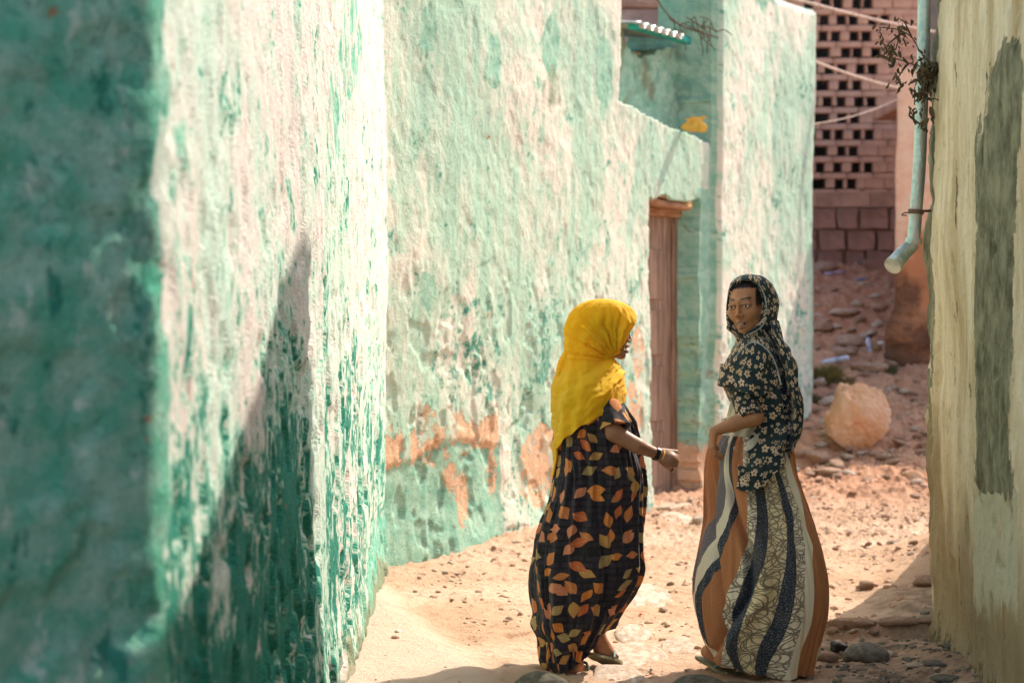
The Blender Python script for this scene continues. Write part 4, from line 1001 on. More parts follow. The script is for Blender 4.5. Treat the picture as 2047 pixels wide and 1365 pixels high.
tuft(1648, 758, 56, 26, 700, 'low olive grass tuft on the slope behind the pier', 1, (0.24, 0.20, 0.06))
tuft(1780, 745, 22, 18, 160, 'tiny dark green tuft among the rubble near the peach house', 2, (0.09, 0.10, 0.04))
tuft(1628, 800, 24, 22, 160, 'small green tuft against the foot of the green pier', 3, (0.13, 0.13, 0.05))
tuft(1690, 770, 30, 16, 140, 'thin dry tuft just above the boulder', 4, (0.25, 0.18, 0.08))
# ================================================================== people
def axis(lo, hi, h, fine, hf):
    v = [lo]
    while v[-1] < hi: v.append(v[-1] + (hf if any(a <= v[-1] <= b for a, b in fine) else h))
    return np.array(v, dtype=np.float32)
class Flesh:
    """signed-distance body: one continuous surface grown from blended limbs"""
    def __init__(s, lo, hi, h, fx, fy, fz, hf):
        s.x, s.y, s.z = axis(lo[0], hi[0], h, fx, hf), axis(lo[1], hi[1], h, fy, hf), axis(lo[2], hi[2], h, fz, hf)
        s.d = np.full((len(s.x), len(s.y), len(s.z)), 1.0, dtype=np.float32)
    def block(s, lo, hi):
        sl = []
        for a, l, h in ((s.x, lo[0], hi[0]), (s.y, lo[1], hi[1]), (s.z, lo[2], hi[2])):
            i, j = np.searchsorted(a, l), np.searchsorted(a, h, side='right')
            if j - i < 1: return None
            sl.append(slice(i, j))
        return tuple(sl)
    def blend(s, sl, d, k, sub=False):
        c = s.d[sl]
        if sub:
            h = np.clip(0.5 - 0.5 * (c + d) / k, 0, 1); s.d[sl] = c * (1 - h) + (-d) * h + k * h * (1 - h)
        else:
            h = np.clip(0.5 + 0.5 * (c - d) / k, 0, 1); s.d[sl] = c * (1 - h) + d * h - k * h * (1 - h)
    def cap(s, a, b, ra, rb, k=0.02, sub=False):
        a, b = np.array(a, float), np.array(b, float); m = max(ra, rb) + k + 0.03
        sl = s.block(np.minimum(a, b) - m, np.maximum(a, b) + m)
        if sl is None: return
        X, Y, Z = np.meshgrid(s.x[sl[0]], s.y[sl[1]], s.z[sl[2]], indexing='ij')
        ab = b - a; L = max(float(ab @ ab), 1e-9)
        t = np.clip(((X - a[0]) * ab[0] + (Y - a[1]) * ab[1] + (Z - a[2]) * ab[2]) / L, 0, 1)
        d = np.sqrt((X - a[0] - t * ab[0]) ** 2 + (Y - a[1] - t * ab[1]) ** 2 + (Z - a[2] - t * ab[2]) ** 2) - (ra + (rb - ra) * t)
        s.blend(sl, d, k, sub)
    def ell(s, c, r, k=0.02, sub=False, rot=None):
        c = np.array(c, float); r = np.array(r, float); m = r.max() + k + 0.03
        sl = s.block(c - m, c + m)
        if sl is None: return
        X, Y, Z = np.meshgrid(s.x[sl[0]] - c[0], s.y[sl[1]] - c[1], s.z[sl[2]] - c[2], indexing='ij')
        if rot is not None:
            A = np.array(rot).T
            X, Y, Z = A[0, 0] * X + A[0, 1] * Y + A[0, 2] * Z, A[1, 0] * X + A[1, 1] * Y + A[1, 2] * Z, A[2, 0] * X + A[2, 1] * Y + A[2, 2] * Z
        k0 = np.sqrt((X / r[0]) ** 2 + (Y / r[1]) ** 2 + (Z / r[2]) ** 2); k1 = np.sqrt((X / r[0] ** 2) ** 2 + (Y / r[1] ** 2) ** 2 + (Z / r[2] ** 2) ** 2) + 1e-9
        s.blend(sl, k0 * (k0 - 1) / k1, k, sub)
    def mesh(s, name):
        d = s.d; neg = d < 0; nx, ny, nz = d.shape
        cs = np.zeros((nx - 1, ny - 1, nz - 1), np.int8)
        for i in (0, 1):
            for j in (0, 1):
                for k in (0, 1): cs += neg[i:nx - 1 + i, j:ny - 1 + j, k:nz - 1 + k]
        cell = (cs > 0) & (cs < 8); ci = np.argwhere(cell); idx = np.full(cell.shape, -1, np.int64); idx[tuple(ci.T)] = np.arange(len(ci))
        acc = np.zeros((len(ci), 3)); cnt = np.zeros(len(ci))
        ax = (s.x, s.y, s.z)
        for dim in range(3):
            for p in (0, 1):
                for q in (0, 1):
                    o = [0, 0, 0]; oth = [a for a in range(3) if a != dim]; o[oth[0]] = p; o[oth[1]] = q
                    A = ci + o; Bq = A.copy(); Bq[:, dim] += 1
                    da, db = d[tuple(A.T)], d[tuple(Bq.T)]; m = (da < 0) != (db < 0)
                    t = np.where(m, da / np.where(m, da - db, 1), 0)
                    pt = np.stack([ax[a][A[:, a]] for a in range(3)], -1).astype(float)
                    pt[:, dim] += t * (ax[dim][np.minimum(Bq[:, dim], len(ax[dim]) - 1)] - ax[dim][A[:, dim]])
                    acc += pt * m[:, None]; cnt += m
        V = acc / np.maximum(cnt, 1)[:, None]
        faces = []
        for dim in range(3):
            oth = [a for a in range(3) if a != dim]
            sa = [slice(None)] * 3; sb = [slice(None)] * 3; sa[dim] = slice(0, -1); sb[dim] = slice(1, None)
            ed = np.argwhere(neg[tuple(sa)] != neg[tuple(sb)])
            ok = (ed[:, oth[0]] > 0) & (ed[:, oth[1]] > 0) & (ed[:, oth[0]] < cell.shape[oth[0]]) & (ed[:, oth[1]] < cell.shape[oth[1]]) & (ed[:, dim] < cell.shape[dim]); ed = ed[ok]
            q = []
            for du, dv in ((0, 0), (-1, 0), (-1, -1), (0, -1)):
                c = ed.copy(); c[:, oth[0]] += du; c[:, oth[1]] += dv; q.append(idx[tuple(c.T)])
            q = np.stack(q, 1); flip = neg[tuple(ed.T)] ^ (dim == 1)
            q[~flip] = q[~flip][:, ::-1]; faces.append(q)
        F_ = np.concatenate(faces); F_ = F_[(F_ >= 0).all(1)]
        return mesh_np(name, V, F_), V
def rotm(yaw, pitch=0.0, roll=0.0):
    """head frame: columns are the head's right-hand x, forward y, up z; yaw turns the face from +y"""
    return np.array((Matrix.Rotation(yaw, 3, 'Z') @ Matrix.Rotation(pitch, 3, 'X') @ Matrix.Rotation(roll, 3, 'Y')))
def add_head(B, c, M_, sc_=1.0):
    c = np.array(c[:], float)
    W = lambda p: c + M_ @ (np.array(p, float) * sc_)
    def E(p, r, k=0.02, sub=False): B.ell(W(p), np.array(r) * sc_, k * sc_, sub, M_)
    def K(a, b, ra, rb, k=0.02, sub=False): B.cap(W(a), W(b), ra * sc_, rb * sc_, k * sc_, sub)
    E((0, -.016, .027), (.071, .091, .079)); E((0, .022, -.028), (.059, .064, .074), .03)
    for s in (-1, 1):
        K((s * .040, .000, -.060), (s * .006, .062, -.094), .020, .015, .022)
        K((s * .034, .074, .024), (0, .083, .020), .009, .008, .014)
        E((s * .038, .060, -.022), (.021, .020, .023), .024)
    E((0, .072, -.096), (.015, .012, .012), .012)
    for s in (-1, 1): E((s * .031, .098, .003), (.017, .015, .011), .010, True)
    K((0, .086, .008), (0, .101, -.028), .0055, .0085, .009)
    for s in (-1, 1): E((s * .0105, .093, -.033), (.0075, .009, .0065), .005)
    K((-.017, .083, -.058), (0, .0945, -.0545), .0045, .0062, .005); K((.017, .083, -.058), (0, .0945, -.0545), .0045, .0062, .005)
    K((-.015, .083, -.076), (0, .0905, -.0785), .0045, .0068, .005); K((.015, .083, -.076), (0, .0905, -.0785), .0045, .0068, .005)
    E((0, .095, -.0665), (.0150, .014, .0055), .002, True)
    for s in (-1, 1): E((s * .0055, .100, -.0405), (.0032, .006, .0032), .0015, True)
    for s in (-1, 1):
        E((s * .031, .0755, .003), (.0165, .0150, .0150), .006); K((s * .017, .086, .011), (s * .044, .079, .011), .0040, .0034, .004)
        E((s * .031, .0960, .0015), (.0150, .0150, .0058), .0015, True)
        E((s * .072, -.006, -.008), (.008, .017, .028), .006)
    return W
def paint_head(V, col, c, M_, sc_, skin, lip, hair):
    L_ = (V - np.array(c[:], float)) @ M_ / sc_
    x, y, z = L_.T
    near = (np.abs(z) < .13) & (np.abs(x) < .09) & (np.abs(y) < .13)
    def put(mask, c2):
        m = np.clip(mask, 0, 1)[:, None] * near[:, None]; col[:] = col * (1 - m) + np.array(c2) * m
    lips = np.exp(-(((np.abs(z + .0665) - .0095) / .0055) ** 2)) * (np.abs(x) < .021) * sst(.076, .084, y)
    put(lips * .85, lip)
    put(((np.abs(x) < .0145) & (np.abs(z + .0665) < .0045) & (y < .090) & (y > .06)) * 1.0, (0.05, 0.02, 0.015))
    ax_ = np.abs(x)
    zb = .0255 + .004 * np.sin(np.clip((ax_ - .012) / .036, 0, 1) * 2.6) + .002
    put(1.0 * np.exp(-((z - zb) / .0040) ** 2) * sst(.010, .014, ax_) * sst(.050, .042, ax_) * (y > .04), (0.02, 0.012, 0.01))
    put(.35 * np.exp(-((z - .004) / .012) ** 2) * np.exp(-((ax_ - .031) / .019) ** 2) * (y > .06), (0.10, 0.045, 0.025))     # lids are darker skin
    er = np.hypot((ax_ - .031) / .0160, (z - .0018) / .0068); put(.6 * np.exp(-((er - 1.08) / .15) ** 2) * (z > .0005) * (y > .055) , (0.03, 0.015, 0.012)); put(.4 * np.exp(-((er - 1.08) / .2) ** 2) * (z <= .0005) * (y > .055) , (0.05, 0.022, 0.015))
    put(1.0 * sst(.067, .074, z + .25 * np.maximum(.05 - y, 0) + .0015 * np.sin(x * 400)) , hair)
    put(sst(.053, .060, ax_ + .25 * (.05 - y).clip(-.02, .05) * 0.4) * sst(-.020, .005, z) * (y < .052), hair)
    put((y < -.02) * 1.0 * (z > -.05), hair)
    put(((ax_ < .011) & (z > -.046) & (z < -.036) & (y > .094) & (y < .1045)) * .6, (0.03, 0.015, 0.01))
def eye_mat(name):
    m = Mat(name, 0.12, 0.5); v = m.obj(); s = m.sep(v)
    r = m.math('SQRT', m.math('ADD', m.math('POWER', s[0], 2.0), m.math('POWER', s[2], 2.0)))
    c = m.mix(m.step(.42, .50, r), (0.018, 0.008, 0.005), (0.90, 0.88, 0.84)); m.color(c); return m.m
M_eye = eye_mat('dark_eye')
M_teeth = Mat('teeth', 0.3, 0.4).color((0.42, 0.36, 0.30)).m
def eyes_teeth(W, M_, sc_, parent, gaze):
    for s in (-1, 1):
        bm = bmesh.new(); bmesh.ops.create_uvsphere(bm, u_segments=24, v_segments=16, radius=1); me = bpy.data.meshes.new('eye'); bm.to_mesh(me); bm.free()
        for p in me.polygons: p.use_smooth = True
        me.materials.append(M_eye); o = bpy.data.objects.new('eye', me); C.objects.link(o); o.parent = parent
        o.location = Vector(W((s * .031, .0750, .0015))) - parent.location; r = .0128 * sc_; o.scale = (r, r, r)
        o.rotation_euler = Vector(gaze).to_track_quat('Y', 'Z').to_euler()
    V = []
    for i in range(9):
        u = (i - 4) / 4
        for z in (-.0605, -.0655, -.0700): V.append(W((u * .0115, .0885 - .004 * u * u - (.0015 if i % 2 else 0), z)))
    me = mesh_np('teeth', V, grid_faces(9, 3)); link('teeth', me, M_teeth, parent)
def add_hand(B, w_, d, n, k=0.9, curl=(0.9, 1.0, 0.7), spread=0.0, thumb=(0.75, 0.45, 0.35)):
    w_, d, n = np.array(w_[:], float), np.array(d[:], float), np.array(n[:], float)
    d /= np.linalg.norm(d); n -= d * (n @ d); n /= np.linalg.norm(n); s = np.cross(n, d)
    tips = []
    for i in range(4):
        o = (1.5 - i) * .0185 * k
        B.cap(w_ + s * o * .6 + d * .012 * k, w_ + d * (.078 - .004 * abs(i - 1)) * k + s * o, .0145 * k, .0108 * k, .010)
        p = w_ + d * (.078 - .004 * abs(i - 1)) * k + s * o; ang = 0.15; dd = d * math.cos(ang) + n * math.sin(ang) + s * spread * (1.5 - i) * .1
        ln = (0.040, .045, .042, .033)[i] * k
        for q, f in enumerate((1.0, .62, .5)):
            ang = (0.15, 0, 0)[0] * 0 + sum(curl[:q + 1]); dd = d * math.cos(ang) + n * math.sin(ang) + s * spread * (1.5 - i) * .1
            e = p + dd * ln * f; B.cap(p, e, (.0092, .0084, .0076)[q] * k, (.0084, .0076, .0066)[q] * k, .0025); p = e
        tips.append(p)
    p = w_ + d * .022 * k + s * .022 * k; td = d * thumb[0] + s * thumb[1] + n * thumb[2]; td /= np.linalg.norm(td)
    e = p + td * .038 * k; B.cap(p, e, .0135 * k, .0108 * k, .008); td = td + n * .35 - s * .25; td /= np.linalg.norm(td); q = e + td * .03 * k; B.cap(e, q, .0104 * k, .0092 * k, .004)
    td = td - s * .3 + n * .2; td /= np.linalg.norm(td); B.cap(q, q + td * .02 * k, .009 * k, .007 * k, .004)
def skin_mat():
    m = Mat('brown_skin', 0.48, 0.35); c = m.attrc('tint'); v = m.obj()
    n1 = m.noise(v, 60, 4, 0.6); c = m.mix(m.math('MULTIPLY', m.step(0.4, 0.7, n1), 0.18), c, (0.20, 0.09, 0.05)); m.color(c)
    m.b.inputs['Subsurface Weight'].default_value = 0.12; m.b.inputs['Subsurface Radius'].default_value = (0.012, 0.004, 0.002); m.b.inputs['Subsurface Scale'].default_value = 0.5
    m.bump(m.noise(v, 300, 2, 0.6), 0.0006); return m.m
M_skin = skin_mat()

# ---------------------------------------------------------------- cloth lofted over the body
def garment(name, rows, Y0, bottom, mat, parent, nt=260, nv=220, p=2.0, fold=None, uv=None, hem=True, dent=None, lean=0.0):
    """rows: (py, left px, right px, half depth m, depth offset m) from the top down; bottom(c, s) -> lowest py"""
    r = np.array(rows, float); f = [spline(r[:, 0], r[:, i]) for i in range(1, 5)]
    th = -math.pi * 1.5 + np.arange(nt) / nt * 2 * math.pi       # seam at the back
    c, s_ = np.cos(th), np.sin(th); cc = np.sign(c) * np.abs(c) ** (2 / p); ss = np.sign(s_) * np.abs(s_) ** (2 / p)
    pb = np.array([bottom(a, b) for a, b in zip(c, s_)]); t = np.linspace(0, 1, nv)
    PY = r[0, 0] + t[None, :] * (pb[:, None] - r[0, 0]); L_, R_, D_, O_ = [g(PY) for g in f]
    PX = (L_ + R_) / 2 + (R_ - L_) / 2 * cc[:, None]; YY = Y0 + O_ + D_ * ss[:, None]
    X = (PX - CX) / FPX * Y0; Z = CZ - (PY - HZ) / FPX * Y0
    TH = np.repeat(th[:, None], nv, 1)
    if fold is not None:
        d = fold(TH, PY, PX, Z); X = X + c[:, None] * d; YY = YY + s_[:, None] * d
    qd = 0 * PX
    if dent is not None:
        q = qd = dent(TH, PY, PX); mx = ((L_ + R_) / 2 - CX) / FPX * Y0; my = Y0 + O_
        X = X + (mx - X) * q; YY = YY + (my - YY) * q
    V = np.stack([X, YY, Z], -1)
    if hem: qd = np.concatenate([qd, qd[:, -2:]], 1)
    if hem:                                                       # turned-in hem, so the cloth has an inside
        ctr = V[:, -1, :].mean(0)
        e1 = V[:, -1, :] + (ctr - V[:, -1, :]) * 0.05 + [0, 0, 0.004]; e2 = V[:, -1, :] + (ctr - V[:, -1, :]) * 0.09 + [0, 0, 0.09]
        V = np.concatenate([V, e1[:, None], e2[:, None]], 1)
        PY = np.concatenate([PY, PY[:, -1:], PY[:, -1:]], 1); TH = np.concatenate([TH, TH[:, -1:], TH[:, -1:]], 1); PX = np.concatenate([PX, PX[:, -1:], PX[:, -1:]], 1)
    n2 = V.shape[1]
    # repeat the seam column so the weave coordinates do not wrap
    V = np.concatenate([V, V[:1]], 0); TH = np.concatenate([TH, TH[:1] + 2 * math.pi], 0); PY = np.concatenate([PY, PY[:1]], 0); PX = np.concatenate([PX, PX[:1]], 0); qd = np.concatenate([qd, qd[:1]], 0)
    me = mesh_np(name, V.reshape(-1, 3), grid_faces(nt + 1, n2)[:, ::-1])
    U = uv(TH, PY, PX, V[..., 2]) if uv is not None else np.stack([TH * 0.205, V[..., 2]], -1)
    U = U + np.stack([qd * 0.12, qd * 0.05], -1); set_uv(me, U.reshape(-1, 2)); return link(name, me, mat, parent)

# ---- cloths
def leaf_print():
    m = Mat('leaf_print_cotton', 0.82, 0.2); uv = m.uv()
    wv = m.noise(m.scale(uv, 420, 420), 1, 2, 0.5); big = m.noise(uv, 14, 3, 0.5)
    c = m.mix(m.step(0.4, 0.6, big), (0.022, 0.020, 0.024), (0.045, 0.028, 0.048))
    blk = m.n('TexBrick'); m.put(blk.inputs['Vector'], m.scale(uv, 9, 9)); blk.inputs['Mortar Size'].default_value = 0.05; blk.inputs['Scale'].default_value = 1
    blk.inputs['Color1'].default_value = (0.05, 0.042, 0.045, 1); blk.inputs['Color2'].default_value = (0.012, 0.016, 0.02, 1); blk.inputs['Mortar'].default_value = (0.006, 0.008, 0.01, 1)
    c = m.mix(0.55, c, blk.outputs[0]); c = m.mix(m.math('MULTIPLY', m.step(0.5, 0.7, wv), 0.35), c, (0.10, 0.09, 0.085))
    def layer(c, sc_, seed, size, hueshift, drop=0.0):
        v = m.scale(uv, sc_, sc_, 1, (seed, seed * 1.7, 0)); vo = m.n('TexVoronoi', voronoi_dimensions='2D'); m.put(vo.inputs['Vector'], v); vo.inputs['Scale'].default_value = 1; vo.inputs['Randomness'].default_value = 0.45
        rnd = m.n('SeparateColor'); m.put(rnd.inputs[0], vo.outputs['Color']); loc = m.vop('SUBTRACT', v, vo.outputs['Position'])
        rot = m.n('VectorRotate', rotation_type='Z_AXIS'); m.put(rot.inputs['Vector'], loc); m.put(rot.inputs['Angle'], m.math('MULTIPLY', rnd.outputs[0], 6.28))
        s = m.sep(rot.outputs[0]); x = m.math('DIVIDE', s[0], size); y = m.math('DIVIDE', s[1], size)
        # pointed oval: half width narrows to both ends
        wd = m.math('MULTIPLY', m.math('SUBTRACT', 1.0, m.math('POWER', m.math('ABSOLUTE', x), 1.5)), m.math('MULTIPLY_ADD', rnd.outputs[1], 0.25, 0.5))
        wd = m.math('MULTIPLY', wd, m.math('MULTIPLY_ADD', x, 0.25, 1.0))
        ay = m.math('ABSOLUTE', y); inside = m.step(-0.02, 0.05, m.math('SUBTRACT', wd, ay))
        vein = m.math('ABSOLUTE', m.math('SINE', m.math('MULTIPLY', m.math('SUBTRACT', x, m.math('MULTIPLY', ay, 0.9)), 16.0)))
        vein = m.math('MAXIMUM', m.step(0.35, 0.05, vein), m.step(0.06, 0.02, ay))
        rp = m.n('ValToRGB'); m.put(rp.inputs[0], rnd.outputs[2]); el = rp.color_ramp.elements
        cols = [(0.72, 0.23, 0.03), (0.62, 0.15, 0.035), (0.58, 0.30, 0.08), (0.70, 0.25, 0.12), (0.40, 0.28, 0.10), (0.62, 0.20, 0.05)]
        rp.color_ramp.interpolation = 'CONSTANT'
        while len(el) < 6: el.new(0.5)
        for i, e in enumerate(el): e.position = i / 6; e.color = (*cols[(i + hueshift) % 6], 1)
        lc = m.mix(m.math('MULTIPLY', vein, 0.3), rp.outputs[0], (0.72, 0.52, 0.36)); lc = m.mix(m.math('MULTIPLY', m.step(0.5, 0.65, m.noise(uv, 160, 3, 0.6)), 0.35), lc, (0.25, 0.10, 0.05))
        return m.mix(m.math('MULTIPLY', inside, m.math('GREATER_THAN', m.math('FRACT', m.math('MULTIPLY', rnd.outputs[1], 7.3)), drop)), c, lc)
    c = layer(c, 12.5, 2.3, 0.37, 2, 0.35); c = layer(c, 10.3, 7.9, 0.375, 0, 0.03)
    m.color(c); m.b.inputs['Sheen Weight'].default_value = 0.15; m.bump(wv, 0.0012); return m.m
def flower_print():
    m = Mat('flower_print_scarf', 0.8, 0.2); uv = m.uv(); wv = m.noise(m.scale(uv, 400, 400), 1, 2, 0.5)
    c = m.mix(m.step(0.35, 0.65, m.noise(uv, 10, 3, 0.5)), (0.010, 0.020, 0.023), (0.020, 0.040, 0.044))
    c = m.mix(m.math('MULTIPLY', m.step(0.45, 0.7, wv), 0.4), c, (0.035, 0.06, 0.065))
    def layer(c, sc_, seed, size):
        v = m.scale(uv, sc_, sc_, 1, (seed, seed * 1.3, 0)); vo = m.n('TexVoronoi', voronoi_dimensions='2D'); m.put(vo.inputs['Vector'], v); vo.inputs['Scale'].default_value = 1; vo.inputs['Randomness'].default_value = 0.7
        rnd = m.n('SeparateColor'); m.put(rnd.inputs[0], vo.outputs['Color']); loc = m.vop('SUBTRACT', v, vo.outputs['Position']); s = m.sep(loc)
        ang = m.math('ADD', m.math('ARCTAN2', s[1], s[0]), m.math('MULTIPLY', rnd.outputs[0], 6.28)); r = m.math('SQRT', m.math('ADD', m.math('POWER', s[0], 2.0), m.math('POWER', s[1], 2.0)))
        pet = m.math('MULTIPLY_ADD', m.math('ABSOLUTE', m.math('COSINE', m.math('MULTIPLY', ang, 2.5))), 0.55, 0.5)
        R_ = m.math('MULTIPLY', pet, m.math('MULTIPLY_ADD', rnd.outputs[1], size * 0.5, size * 0.62))
        fl = m.step(0.0, 0.03, m.math('SUBTRACT', R_, r)); ce = m.step(size * 0.30, size * 0.22, r)
        pc = m.mix(rnd.outputs[2], (0.62, 0.46, 0.33), (0.55, 0.42, 0.24)); pc = m.mix(ce, pc, (0.05, 0.03, 0.02)); return m.mix(fl, c, pc)
    c = layer(c, 34, 1.1, 0.27); c = layer(c, 23, 4.7, 0.34); m.color(c); m.bump(wv, 0.001); m.b.inputs['Sheen Weight'].default_value = 0.1; return m.m
def yellow_mat():
    m = Mat('yellow_jersey', 0.75, 0.2); v = m.obj(); wv = m.noise(v, 500, 2, 0.5)
    c = m.mix(m.step(0.3, 0.7, m.noise(v, 5, 4, 0.6)), (0.95, 0.58, 0.015), (0.97, 0.66, 0.03)); m.color(c)
    m.bump(wv, 0.0008); m.b.inputs['Sheen Weight'].default_value = 0.1
    tl = m.n('BsdfTranslucent'); m.put(tl.inputs[0], (0.97, 0.55, 0.015)); mx = m.n('MixShader'); mx.inputs[0].default_value = 0.38
    out = [n for n in m.t.nodes if n.type == 'OUTPUT_MATERIAL'][0]
    m.t.links.new(m.b.outputs[0], mx.inputs[1]); m.t.links.new(tl.outputs[0], mx.inputs[2]); m.t.links.new(mx.outputs[0], out.inputs[0]); return m.m
M_leafp, M_flow, M_scarf = leaf_print(), flower_print(), yellow_mat()
M_sole = simple('olive_sandal', (0.27, 0.26, 0.15), 0.7, 0.3, 10, 0.001)
M_strap = simple('teal_strap', (0.16, 0.30, 0.26), 0.6, 0.2, 10, 0)

def sandal(parent, heel, toe, up, width, label=None, thick=0.012, strap=True, side=None):
    heel, toe, up = Vector(heel), Vector(toe), Vector(up).normalized(); d = toe - heel; L_ = d.length; d.normalize(); s = d.cross(up).normalized(); up = s.cross(d)
    n = 28; top, bot = [], []
    bm = bmesh.new()
    for k in range(n):
        a = 2 * math.pi * k / n; t = 0.5 + 0.5 * math.cos(a); w_ = math.sin(a) * (0.36 + 0.18 * sst(0.35, 0.8, t) - 0.05 * math.exp(-((t - 0.4) / 0.12) ** 2))
        p = heel + d * (L_ * t) + s * (w_ * width) + up * (0.012 * max(t - .8, 0) * 5 * .4); top.append(bm.verts.new(p)); bot.append(bm.verts.new(p - up * thick))
    bm.faces.new(top); bm.faces.new(bot[::-1])
    for k in range(n): bm.faces.new([top[k], bot[k], bot[(k + 1) % n], top[(k + 1) % n]])
    bmesh.ops.recalc_face_normals(bm, faces=bm.faces[:])
    me = bpy.data.meshes.new('sandal'); bm.to_mesh(me); bm.free(); o = link('sandal', me, M_sole, parent)
    if label: o['label'] = label
    if strap:
        a = heel + d * L_ * .62 - s * width * .44; b = heel + d * L_ * .62 + s * width * .44; c = heel + d * L_ * .72 + up * .045
        tube('strap', [a, a.lerp(c, .6) + up * .012 - s * .004, c, b.lerp(c, .6) + up * .012 + s * .004, b], 0.006, M_strap, parent, 8)
    return o
def add_foot(B, ankle, heel, toe, up, k=1.0):
    ankle, heel, toe, up = [np.array(v[:], float) for v in (ankle, heel, toe, up)]; d = toe - heel; L_ = np.linalg.norm(d); d /= L_; up /= np.linalg.norm(up); s = np.cross(d, up)
    h = heel + up * .022 * k + d * .02; ball = heel + d * (L_ * .68) + up * .016 * k
    B.cap(ankle, h + d * .03 + up * .02, .028 * k, .026 * k, .02); B.cap(h, ball - s * .012, .024 * k, .017 * k, .018); B.cap(h, ball + s * .014, .024 * k, .015 * k, .018)
    B.cap(ankle, ball, .024 * k, .014 * k, .02)
    for i in range(5):
        o = (i - 2) * .0145 * k; e = heel + d * (L_ * (.95 - .03 * abs(i - 1) - .02 * i)) + s * o + up * .010 * k; B.cap(ball + s * o * .8, e, .0095 * k, (.010 if i == 0 else .0075) * k, .004)

# ---------------------------------------------------------------- the two women
Y1P, Y2P = 8.30, 8.22
g1 = P(1165, 1345, Y1P); g1.z = float(gz(g1.x, g1.y, False))
def Q1(px, py, dy=0.0): return P(px, py, Y1P) + Vector((0, dy, 0))
w1 = thing('person', 'walking person in a bright yellow headscarf and dark leaf print dress, seen from the side', 'person', g1)
hc1 = Q1(1215, 663); M1 = rotm(R(-77), R(-4)); SC1 = 0.98
lo = Q1(1050, 1375, -.36); hi = Q1(1365, 590, .36)
hx = (Q1(1150, 0).x, Q1(1275, 0).x)
B = Flesh(lo, hi, 0.009, [(hx[0], hx[1]), (Q1(1295, 0).x, Q1(1360, 0).x)], [(Y1P - .27, Y1P + .1)], [(Q1(0, 722).z, Q1(0, 605).z), (Q1(0, 950).z, Q1(0, 880).z)], 0.0027)
W1 = add_head(B, hc1, M1, SC1)
B.cap(Q1(1205, 690), Q1(1190, 750), .046, .050, .03)
B.ell(Q1(1180, 800), (.085, .145, .10), .05); B.ell(Q1(1182, 860), (.09, .12, .13), .05); B.ell(Q1(1172, 945), (.10, .14, .12), .05)
for s in (-1, 1): B.ell(Q1(1195, 792, s * .12), (.045, .04, .045), .04)
B.cap(Q1(1200, 800, -.13), Q1(1222, 858, -.19), .038, .035, .02); B.cap(Q1(1222, 858, -.19), Q1(1268, 884, -.20), .036, .031, .016); B.cap(Q1(1268, 884, -.20), Q1(1310, 902, -.17), .030, .0215, .012)
add_hand(B, Q1(1311, 902, -.17), (0.86, 0.15, -0.22), (0.1, 0.75, -0.35), 1.0, (1.25, 1.5, 1.1), thumb=(0.8, 0.35, 0.55))
B.ell(Q1(1331, 913, -.165), (.036, .026, .032), .012)
B.cap(Q1(1190, 780, .17), Q1(1200, 860, .19), .038, .033, .02); B.cap(Q1(1200, 860, .19), Q1(1222, 945, .16), .031, .022, .012)
add_hand(B, Q1(1222, 945, .16), (0.2, 0, -1), (0.3, -1, 0), 0.8, (0.4, 0.5, 0.4))
B.cap(Q1(1172, 960, -.07), Q1(1178, 1140, -.07), .078, .050, .04); B.cap(Q1(1178, 1140, -.07), Q1(1150, 1318, -.06), .047, .027, .02)
B.cap(Q1(1178, 960, .07), Q1(1218, 1120, .07), .078, .050, .04); B.cap(Q1(1218, 1120, .07), Q1(1204, 1195, .06), .048, .046, .02); B.cap(Q1(1204, 1195, .06), Q1(1196, 1276, .05), .043, .027, .02)
h_a, t_a = Q1(1128, 1352, -.10), Q1(1180, 1338, .02); h_b, t_b = Q1(1186, 1303, .03), Q1(1240, 1330, .08)
ua = Vector((0, 0, 1)); ub = Vector((0.55, 0.75, 0.62))
add_foot(B, Q1(1150, 1318, -.06), h_a, t_a, ua, .92); add_foot(B, Q1(1196, 1276, .05), h_b, t_b, ub, .92)
me, V = B.mesh('body'); SKIN = (0.31, 0.145, 0.078)
col = np.tile(np.array(SKIN), (len(V), 1)); paint_head(V, col, hc1, M1, SC1, SKIN, (0.30, 0.10, 0.075), (0.012, 0.010, 0.010))
col[:] = np.where(((V[:, 2] < Q1(0, 1290).z))[:, None], col * 1.15, col); set_col(me, 'tint', col); body1 = link('body', me, M_skin, w1)
eyes_teeth(W1, M1, SC1, w1, M1 @ np.array((0.0, 1, -0.1)))
sandal(w1, h_a - Vector((.006, 0, .004)), t_a + Vector((.02, .01, -.004)), ua, .085)
sandal(w1, h_b + Vector((-.022, -.012, -.004)), t_b + Vector((.012, .0, -.012)), ub, .085, 'olive sole turned up to the viewer')
